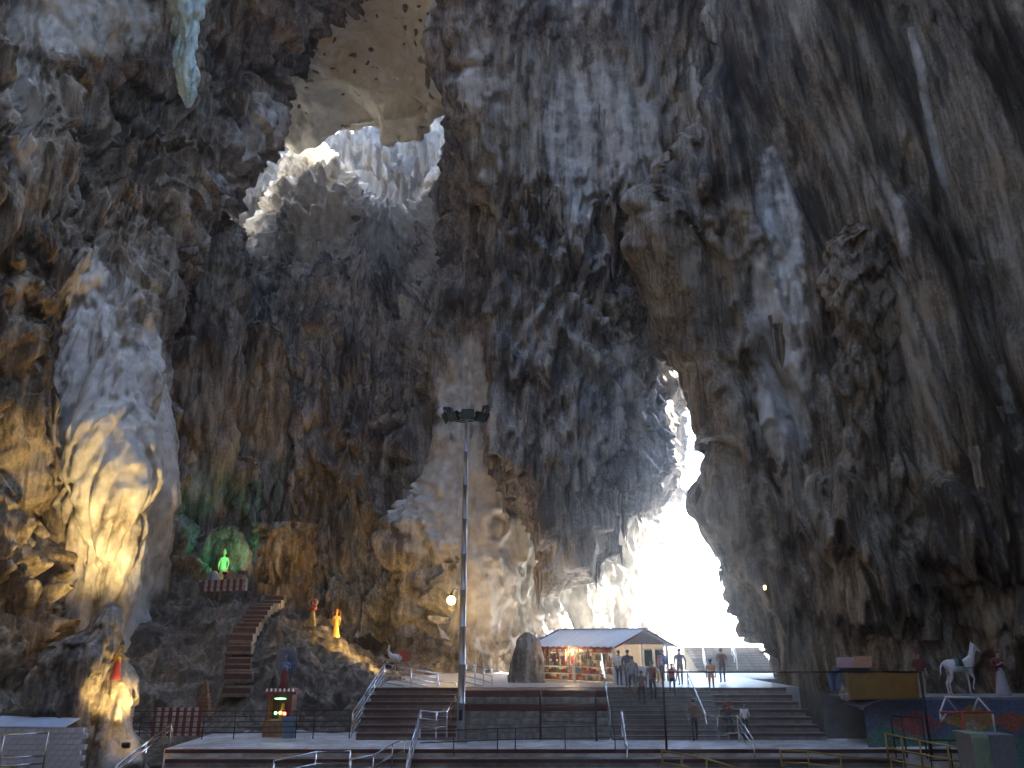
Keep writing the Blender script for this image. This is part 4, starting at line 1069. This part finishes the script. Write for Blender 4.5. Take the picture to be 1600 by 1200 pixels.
# low boundary blocks under the awning
for k, (x0, x1, lab) in enumerate(((1322, 1358, 'dim brick block under the awning, left one'), (1362, 1378, 'narrow dim brick block beside the mosaic wall end'))):
    a = XW(x0, 41, 0); b2 = XW(x1, 41, 0); zt = P(x0, 1118, 41)[2]
    o = MB().box((0, 0, zt / 2 + .1), (b2 - a, .8, zt + .2), taper=.97).box((0, 0, zt + .24), (b2 - a + .1, .9, .1)).build('brick_block', M['brickdim'] if 'brickdim' in M else M.setdefault('brickdim', mat_plain('dim_brick', (.16, .09, .07), .8, var=.35)), None, ((a + b2) / 2, 41, 0))
    tag(o, lab, 'block')
# ---------------------------------------------------------------- souvenir hut
HC = np.array([XW(958, 44, 3.9), 44.0, ZU]); hut = empty('souvenir_hut', HC, 'souvenir hut with white metal roof and packed shelves at the top of the steps', 'hut', rz=math.radians(45))
# local: +x runs to the right-back (gable width), +y runs to the left-back (length)
Wd, Ln, EH, RH = 5.0, 5.6, 1.95, 2.75
M['roofsheet'] = mat_plain('white_roof_sheet', (.80, .82, .84), .5, var=.05); M['dullwhite'] = mat_plain('dirty_white', (.42, .38, .35), .8, var=.4); M['bluepaint'] = mat_plain('blue_paint', (.04, .16, .36), .5); M['woodred'] = mat_plain('red_brown_board', (.28, .07, .04), .6)
M['wallcream'] = mat_plain('cream_wall', (.55, .5, .44), .7); M['pinkwall'] = mat_plain('pink_board', (.62, .48, .46), .6)
ov = .35
for s in (0, 1):
    if s == 0: a = [(-ov, -ov, EH - .12), (Wd / 2, -ov, RH), (Wd / 2, Ln + ov, RH), (-ov, Ln + ov, EH - .12)]
    else: a = [(Wd / 2, -ov, RH), (Wd + ov, -ov, EH - .12), (Wd + ov, Ln + ov, EH - .12), (Wd / 2, Ln + ov, RH)]
    rp = MB(); n = 14
    for k in range(n):
        f0, f1 = k / n, (k + 1) / n - .004
        def lp(i, j, f): return [a[i][c] + (a[j][c] - a[i][c]) * f for c in range(3)]
        q = [lp(0, 3, f0), lp(1, 2, f0), lp(1, 2, f1), lp(0, 3, f1)]
        mid = [[(q[0][c] + q[3][c]) / 2 for c in range(3)], [(q[1][c] + q[2][c]) / 2 for c in range(3)]]
        for m_ in mid: m_[2] += .05
        rp.add([q[0], q[1], mid[1], mid[0], q[2], q[3]], [(0, 1, 2, 3), (3, 2, 4, 5)])
    r_ = rp.build('roof', M['roofsheet'], hut); r_.modifiers.new('t', 'SOLIDIFY').thickness = .03
    if s == 0:
        MB().box((Wd / 4 - ov / 2, Ln + ov + .03, (EH + RH) / 2 - .05), (Wd / 2 + ov, .06, .14), ry=-math.atan2(RH - EH + .12, Wd / 2 + ov)).build('roof_edge', M['bluepaint'], hut)
MB().box((Wd / 2, Ln / 2, RH + .03), (.3, Ln + 2 * ov, .06)).build('ridge_cap', M['bluepaint'], hut)
MB().prism([(0, EH), (Wd, EH), (Wd / 2, RH - .08)], 'y', .02, .08).build('gable', M['pinkwall'], hut)
for sgn in (-1, 1):
    MB().tube([(Wd / 2, -ov - .02, RH - .03), (Wd / 2 + sgn * (Wd / 2 + ov), -ov - .02, EH - .15)], .05, 6).build('bargeboard', M['woodred'], hut)
for x, y in ((0.06, .06), (Wd / 2, .06), (Wd - .06, .06), (.06, Ln / 2), (.06, Ln - .06), (Wd - .06, Ln - .06)):
    box('post', (x, y, EH / 2), (.11, .11, EH), M['white'], hut)
MB().box((Wd - .3, Ln / 2, EH / 2), (.06, Ln - .2, EH - .02)).build('back_wall', M['wallcream'], hut)
MB().box((Wd / 2, Ln - .05, EH / 2), (Wd - .3, .06, EH - .02)).build('side_wall', M['wallcream'], hut)
MB().box((-.05, Ln / 2, EH - .16), (.05, Ln, .16)).build('fascia', M['woodred'], hut)
MB().box((Wd * .30, -.02, .42), (Wd * .5, .6, .8)).build('counter', M['white'], hut)
for x in (Wd * .62, Wd * .82):
    w_ = MB().box((x, .05, 1.15), (.8, .05, 1.1)).build('window', M['white'], hut)
    MB().box((x, .015, 1.15), (.68, .02, .98)).build('pane', M['lampglass'], w_)
rg = random.Random(9); GC = [mat_plain('goods_%d' % i, c, .5) for i, c in enumerate(((.55, .08, .05), (.6, .3, .06), (.6, .52, .4), (.08, .18, .3), (.45, .2, .1), (.1, .25, .1), (.7, .65, .5)))]
for lvl in range(5):
    z = .12 + .36 * lvl
    sh_ = box('shelf', (.45, Ln * .52, z), (.55, Ln * .9, .03), M['woodred'], hut)
    gd = MB(); y = -Ln * .44
    while y < Ln * .44:
        wv = rg.uniform(.06, .2); hv = rg.uniform(.10, .28)
        gd.box((rg.uniform(-.2, -.08), y + wv / 2, .016 + hv / 2), (.2, wv * .9, hv), mi=rg.randrange(7)); y += wv + rg.uniform(0, .03)
    g_ = gd.build('goods', GC, sh_); g_["kind"] = "stuff"
gd = MB()
for k in range(60):
    y = rg.uniform(.2, Ln - .2); hv = rg.uniform(.15, .5); gd.box((-.02 - rg.random() * .1, y, EH - .25 - hv / 2 - rg.random() * .5), (.04, rg.uniform(.05, .14), hv), mi=rg.randrange(7))
g_ = gd.build('hanging_goods', GC, hut); g_["kind"] = "stuff"
def lamp(kind, name, loc, energy, col, rad=.12, target=None, ang=90, blend=.6):
    l = bpy.data.lights.new(name, kind); l.energy = energy; l.color = col; l.shadow_soft_size = rad
    o = bpy.data.objects.new(name, l); COL.objects.link(o); o.location = [float(c) for c in loc]
    if kind == 'SPOT':
        l.spot_size = math.radians(ang); l.spot_blend = blend
        o.rotation_euler = (Vector([float(c) for c in target]) - o.location).to_track_quat('-Z', 'Y').to_euler()
    return o
M['bulb'] = mat_plain('lit_tube', (.9, .85, .7), .4, emit=(1, .8, .5), estr=4.0)
tb = MB().tube([(.9, .8, EH - .12), (.9, Ln - .8, EH - .12)], .03, 8).build('lamp_tube', M['bulb'], hut)
c45, s45 = math.cos(math.radians(45)), math.sin(math.radians(45))
def hutw(x, y, z): return (HC[0] + x * c45 - y * s45, HC[1] + x * s45 + y * c45, HC[2] + z)
lamp('POINT', 'hut_lamp', hutw(-.1, Ln * .5, EH - .4), 6, (1, .7, .4), .15)
# steps and ground outside
steps('staircase', 'sunlit outer steps rising on the right of the bright entrance', 13.6, 19.5, 9, .18, .5, 62.0, ZU, stripe=.03, group=None)
# ---------------------------------------------------------------- floodlights that are switched on
M['hot'] = mat_plain('lit_lamp_glass', (1, .8, .5), .4, emit=(1, .62, .2), estr=9.0)
def fixture(label, loc, rz, tilt, mat='hot', sc=1.0):
    root = empty('floodlight', loc, label, 'floodlight', None, rz); root.scale = (sc,) * 3
    h = bpy.data.objects.new('housing', FH); COL.objects.link(h); h.parent = root; h.rotation_euler = (tilt, 0, 0); h.location = (0, 0, .34)
    g = MB().box((0, .106, 0), (.5, .014, .38)).build('lit_glass', M[mat], h)
    b = bpy.data.objects.new('bracket', FBk); COL.objects.link(b); b.parent = root; b.location = (0, 0, .34)
    return root
fp = P(705, 938, 54.0)
wl = empty('wall_lamp', (fp[0], fp[1], fp[2]), 'glowing yellow wall lamp on the rock left of the mast', 'lamp')
MB().ball((0, 0, 0), .26, 14).build('bulb', M['hot'], wl)
MB().lathe([(.10, .25), (.16, .28), (.05, .5)], n=10).build('cap', M['iron'], wl)
MB().tube([(0, 0, .4), (0, 2.5, .9), (0, 9, 1.2)], .05, 6).build('arm', M['iron'], wl)
lamp('POINT', 'wall_lamp_light', (fp[0], fp[1] + .6, fp[2] - .5), 14, (1, .55, .14), .25)
# lamp behind the stalagmites aimed up the column
q = P(128, 1012, 40.5); fixture('floodlight hidden behind the grey hooked stalagmite', q - np.array([0, 0, .3]), .1, 1.0)
lamp('SPOT', 'column_spot', q + np.array([.0, .3, .4]), 480, (1, .70, .29), .3, P(165, 700, 46), 90, 1.0)
q = P(186, 1128, 33.9); fixture('low floodlight at the foot of the golden stalagmite', P(196, 1172, 33.6), .1, .9, 'hot', .5)
lamp('SPOT', 'stalagmite_spot', q + np.array([.1, .25, .0]), 26, (1, .66, .25), .15, P(182, 1030, 35.5), 110)
q = P(606, 1036, 49.8); fixture('floodlight on the slope behind the shiny left railing', q - np.array([0, 0, .4]), .9, .7)
lamp('SPOT', 'slope_spot', q + np.array([-.2, .2, .3]), 250, (1, .64, .2), .2, P(520, 945, 57), 72)
q = P(352, 893, 56.6); fixture('small floodlight at the feet of the green-lit shrine figure', q - np.array([0, 0, .3]), 0, .8, 'greenhot' if 'greenhot' in M else 'hot', .5)
lamp('SPOT', 'shrine_spot', P(352, 880, 55.6), 34, (.02, 1, .45), .1, P(352, 858, 59.5), 52, .4)
q = P(1195, 918, 46.0); tl = empty('spot_lamp', q, 'tiny lit lamp on the dark right wall above the banner', 'lamp')
MB().box((0, .12, 0), (.10, .2, .14)).build('housing', M['iron'], tl); MB().box((0, .01, 0), (.09, .02, .18)).build('lens', M['hot'], tl)

# ---------------------------------------------------------------- shrines on the left
SH = P(352, 905, 57.5)
sp = empty('striped_parapet', P(306, 924, 56.4), 'red and white striped parapet below the green-lit shrine', 'parapet')
a = P(306, 922, 56.4); b2 = P(384, 926, 55.0)
n = 16; M['redpaint2'] = mat_plain('red_stripe_paint', (.17, .03, .03), .7, var=.4)
for k in range(n):
    f = (k + .5) / n; c = (a + (b2 - a) * f) - a; wv = np.linalg.norm(b2 - a) / n
    box('stripe', (c[0], c[1], .35), (wv - .004, .25, .75), M['redpaint2'] if k % 2 == 0 else M['dullwhite'], sp, math.atan2((b2 - a)[1], (b2 - a)[0]))
ledge = struct(MB().box((0, 0, -1.2), (5.5, 5, 2.4)).build('shrine_ledge', M['rock_dark'], None, (SH[0], 58.6, P(352, 912, 57.5)[2])))
zl = P(352, 912, 57.5)[2]
M['shrinegold'] = mat_plain('shrine_statue_paint', (.6, .5, .2), .45)
statue('yellow-green standing deity statue in the green-lit rock niche', on(346, 58.2, zl), 0, 'stand', M['shrinegold'], M['shrinegold'], M['shrinegold'], 2.2, True, 'shrine_statue')
for px_, h_, lab, mt in ((333, .85, 'grey rounded stone before the green-lit shrine', 'concrete'), (357, 1.0, 'orange rounded stone before the green-lit shrine', 'terracotta')):
    M.setdefault('terracotta', mat_plain('terracotta', (.24, .12, .055), .8, var=.4))
    o = MB().lathe([(.36, 0), (.40, .1), (.38, h_ * .5), (.28, h_ * .8), (.12, h_ * .97), (.02, h_)], n=14).build('shrine_stone', M[mt], None, on(px_, 56.9, zl)); tag(o, lab, 'stone')
# niche rock round it
formation('shrine_niche', fpx([(822, 345, 365), (835, 332, 382), (880, 326, 392), (925, 318, 400)], 61.0, .45), 'rock', 'pale fluted rock niche lit green behind the standing figure', 'rock niche', off=21.0, n=60, m=60)
# steps up to the shrine
st = empty('shrine_steps', P(372, 1092, 43.6), 'narrow red and white stairway winding up the rock mound', 'steps')
b0 = P(372, 1092, 43.6)
for k in range(22):
    f = k / 21; px_ = 372 + 8 * f + 52 * max(0, f - .45) / .55; py_ = 1092 - 162 * f; Y = 43.6 + 10.5 * f
    p = P(px_, py_, Y); wv = 1.45 - .2 * f
    near = VM[(np.abs(VM[..., 0] - p[0]) < .8) & (np.abs(VM[..., 1] - p[1]) < .5)]
    if len(near): p[2] = max(p[2], np.percentile(near[:, 2], 90) + .06)
    p = p - b0
    s_ = box('step', (p[0], p[1], p[2] - .25), (wv, .75, .5), M['stepcream'] if 'stepcream' in M else M.setdefault('stepcream', mat_plain('cream_step', (.19, .16, .12), .8, var=.5, scale=2)), st)
    box('painted_riser', (0, -.38, .05), (wv - .02, .02, .26), M['redpaint'], s_)
# terracotta tower
tw = empty('terracotta_tower', on(316, 41.2, P(316, 1120, 41.2)[2]), 'small stepped orange tower shrine behind the striped fence', 'shrine tower')
for k in range(8):
    wv = .82 - .085 * k; MB().box((0, 0, .09 + .175 * k), (wv, wv * .8, .13), taper=.93).box((0, 0, .165 + .175 * k), (wv + .05, wv * .8 + .05, .03)).build('tier', M['terracotta'], tw)
MB().lathe([(.09, 1.42), (.11, 1.48), (.04, 1.6), (.01, 1.72)], n=8).build('finial', M['terracotta'], tw)
# striped fence panel below
sf = empty('striped_fence', on(240, 39.4, 0), 'red and white striped low fence behind the left railing', 'fence')
x0 = XW(238, 39.4, .5); x1 = XW(314, 39.4, .5)
for k in range(13):
    xx = x0 + (x1 - x0) * (k + .5) / 13 - on(240, 39.4, 0)[0]
    box('panel', (xx, 0, .62), ((x1 - x0) / 13 - .01, .1, 1.2), M['redpaint2'] if k % 2 == 0 else M['dullwhite'], sf)
# kiosk shrine with figure and hood
kz = 0.0; kp = on(436, 39.6, 0); ks = empty('kiosk_shrine', kp, 'small red box shrine with lit interior and a dark hooded figure on its roof', 'shrine')
MB().box((0, 0, .35), (1.3, .9, .7)).build('plinth', M['terracotta'], ks)
MB().box((0, .38, 1.25), (1.15, .08, 1.1)).build('back_panel', M['redpaint'], ks)
for s in (-1, 1): MB().box((s * .53, 0, 1.25), (.09, .8, 1.1)).build('side_panel', M['redpaint2'], ks)
MB().box((0, 0, 1.86), (1.5, 1.05, .12)).box((0, 0, 1.97), (1.25, .85, .1)).build('roof', M['redpaint2'], ks)
for k in range(7): MB().lathe([(.05, 0), (.06, .06), (.01, .15)], (-.6 + .2 * k, -.48, 1.92), 6).build('merlon', M['white'], ks)
for i, (x, z, c) in enumerate(((-.22, .98, (.2, 1, .3)), (.0, 1.0, (1, .5, .1)), (.2, .96, (1, .15, .1)), (-.05, 1.6, (.3, 1, .4)))):
    MB().ball((x, -.1, z), (.07, .06, .07) if i < 3 else (.28, .03, .025), 8).build('coloured_lamp', mat_plain('coloured_lamp_%d' % i, c, .4, emit=c, estr=.6), ks)
o = MB(); o.lathe([(.16, .72), (.2, .8), (.15, 1.0), (.1, 1.15), (.1, 1.25), (.05, 1.38)], (.05, .1, 0), 10); o.build('idol', M['gold'], ks)
fg = statue('seated dark figure under a curved hood on top of the red box shrine', (kp[0] + .05, kp[1], 2.03), .1, 'wide', M['statueskin'], CL['blue'], CL['maroon'], 1.35, True, 'hooded_statue')
hd = MB(); vs_ = []
for j in range(9):
    t = j / 8; 
    for i in range(13):
        a_ = -1.25 + 2.5 * i / 12; rr = .62 * (1 - .15 * t)
        vs_.append((rr * math.sin(a_) * (.55 + .6 * math.sin(t * 2.6)), .30 - rr * math.cos(a_) * .25 * t - .22 * t * t, .5 + 1.75 * t))
hd.add(vs_, [(j * 13 + i, j * 13 + i + 1, (j + 1) * 13 + i + 1, (j + 1) * 13 + i) for j in range(8) for i in range(12)], smooth=True)
h_ = hd.build('hood', mat_plain('grey_blue_hood', (.16, .18, .24), .5), fg); h_.modifiers.new('t', 'SOLIDIFY').thickness = .06
# blue bin
bn = empty('litter_bin', on(451, 38.9, 0), 'blue plastic litter bin standing beside the red box shrine', 'bin')
M['binblue'] = mat_plain('blue_plastic', (.10, .19, .30), .5)
MB().prism([(-.22, 0), (.22, 0), (.30, .8), (-.30, .8)], 'y', -.26, .26).build('body', M['binblue'], bn)
MB().box((0, 0, .84), (.66, .58, .08), taper=.94).build('lid', M['binblue'], bn)
# small golden statues on the slope
statue('small gold statue higher on the yellow-lit slope', P(487, 976, 53.2) - np.array([0, 0, .1]), .2, 'wide', M['gold'], CL['red'], M['gold'], 1.55, True, 'slope_statue', M['gold'])
statue('small gold statue lower on the yellow-lit slope', P(524, 993, 52.0) - np.array([0, 0, .1]), .2, 'stand', M['gold'], M['gold'], M['gold'], 1.5, True, 'slope_statue', CL['red'])
statue('golden figure set in the side of the golden-lit stalagmite', P(180, 1062, 34.6), .3, 'wide', M['gold'], M['gold'], CL['red'], 1.2, True, 'stalagmite_statue', M['gold'])
# peacock
pk = empty('peacock_statue', P(618, 1040, 46.5), 'peacock statue with white neck and orange round tail behind the left railing', 'statue')
pv = [(0, 0, .35), (-.28, -.05, .5), (-.42, -.08, .8), (-.36, -.1, 1.05), (-.46, -.14, 1.08), (.35, .05, .4)]
link('body', skin_mesh('peacock_body', pv, [(0, 1), (1, 2), (2, 3), (3, 4), (0, 5)], [.22, .14, .06, .06, .02, .1], 0, 1), M['statuewhite'], pk)
MB().prism([(.35 + .52 * math.cos(t), .45 + .5 * math.sin(t)) for t in np.linspace(-.5, math.pi + .5, 20)], 'y', .1, .16).build('tail', M['terracotta'], pk)
MB().prism([(.35 + .38 * math.cos(t), .45 + .36 * math.sin(t)) for t in np.linspace(-.5, math.pi + .5, 20)], 'y', .07, .098).build('tail_centre', CL['red'], pk)
for s in (-.06, .06): MB().tube([(s, 0, .2), (s, 0, -.25)], .025, 6).build('leg', M['iron'], pk)
# white block wall bottom-left
wb = empty('white_block_wall', on(40, 31.8, -1.5), 'whitewashed small-block wall in the bottom-left corner', 'wall')
wx0, wx1 = XW(-60, 31.8, -.5), XW(122, 31.8, -.5); wz = P(60, 1137, 31.8)[2]; ox = on(40, 31.8, -1.5)[0]
M['whiteblock'] = mat_plain('whitewashed_block', (.52, .53, .58), .8, var=.2, scale=5, bump=.3)
rows_ = 14; bh = (wz + 1.5) / rows_; bm_ = MB().box((0, 0, 0), (.275, .2, bh - .016)).mesh('block'); bm_.materials.append(M['whiteblock'])
rw = random.Random(3)
for r_ in range(rows_):
    x = wx0 + (.15 if r_ % 2 else 0)
    while x < wx1 - .1:
        o = bpy.data.objects.new('block', bm_); COL.objects.link(o); o.parent = wb; o.location = (x + .145 - ox, rw.uniform(-.012, .012), bh * (r_ + .5)); x += .29
MB().box(((wx0 + wx1) / 2 - ox, .14, (wz + 1.5) / 2 - .02), (wx1 - wx0, .16, wz + 1.46)).build('mortar_core', M['concrete'], wb)
o = MB().add([(-2.2, -.2, 0), (1.4, -.25, -.03), (1.0, 1.6, .12), (-2.2, 1.8, .18), (-2.2, -.2, .03), (1.4, -.25, 0.0), (1.0, 1.6, .15), (-2.2, 1.8, .21)],
             [(3, 2, 1, 0), (4, 5, 6, 7), (0, 1, 5, 4), (1, 2, 6, 5), (2, 3, 7, 6), (3, 0, 4, 7)]).build('roof_sheet', mat_plain('pale_blue_sheet', (.45, .55, .7), .4), None, (XW(45, 31.8, wz), 31.9, wz + .035))
tag(o, 'pale blue metal sheet lying on top of the white block wall', 'sheet')

# outer railings in the glare of the entrance
railing('pale railing in the glare beside the outer steps', [(1098, 1012, 58.5), (1104, 1040, 52.0)], (0, .45), 1.1, 'white', .04, [0, (0, .5), 1], name='railing')
railing('pale railing in the glare on the right of the outer steps', [(1142, 1000, 62.5), (1150, 1020, 58.0)], (0, .45), 1.1, 'white', .04, [0, (0, .5), 1], name='railing')
# pale greenish drapery under the dark ceiling at the top left
M['rock_teal'] = mat_rock('limestone_teal', (.16, .22, .20), (.36, .46, .43), (.58, .66, .62), streak=.6, tint_amt=0)
formation('hanging_drapery', fpx([(-40, 262, 330), (20, 272, 312), (60, 276, 306), (110, 274, 307), (140, 280, 304), (168, 291, 297)], 48.6, .5), 'rock_teal', None, None, n=60, m=80, off=2.0, parent=wall_L,
          disp=lambda v: .7 * fbm(v, 1.3, 3, 3, 3) + .5 * (ridge(v, .8, 5, 4, .3) - .5) + .6 * tongues(v, 2.2, 1.5, .5, 6, .3) + .12 * fbm(v, .3, .4, 8, 2))
# ---------------------------------------------------------------- air
hz = bpy.data.materials.new('cave_air'); hz.use_nodes = True
t = hz.node_tree; t.nodes.remove(t.nodes['Principled BSDF'])
pv_ = t.nodes.new('ShaderNodeVolumePrincipled'); pv_.inputs['Density'].default_value = .0018; pv_.inputs['Color'].default_value = (.86, .9, 1, 1); pv_.inputs['Anisotropy'].default_value = .9  # thin air; forward scatter also imitates lens bloom round the entrance
t.links.new(pv_.outputs[0], t.nodes['Material Output'].inputs['Volume'])
hb = MB().box((0, 40, 46), (1320, 1320, 100)).build('haze', hz); hb["kind"] = "stuff"
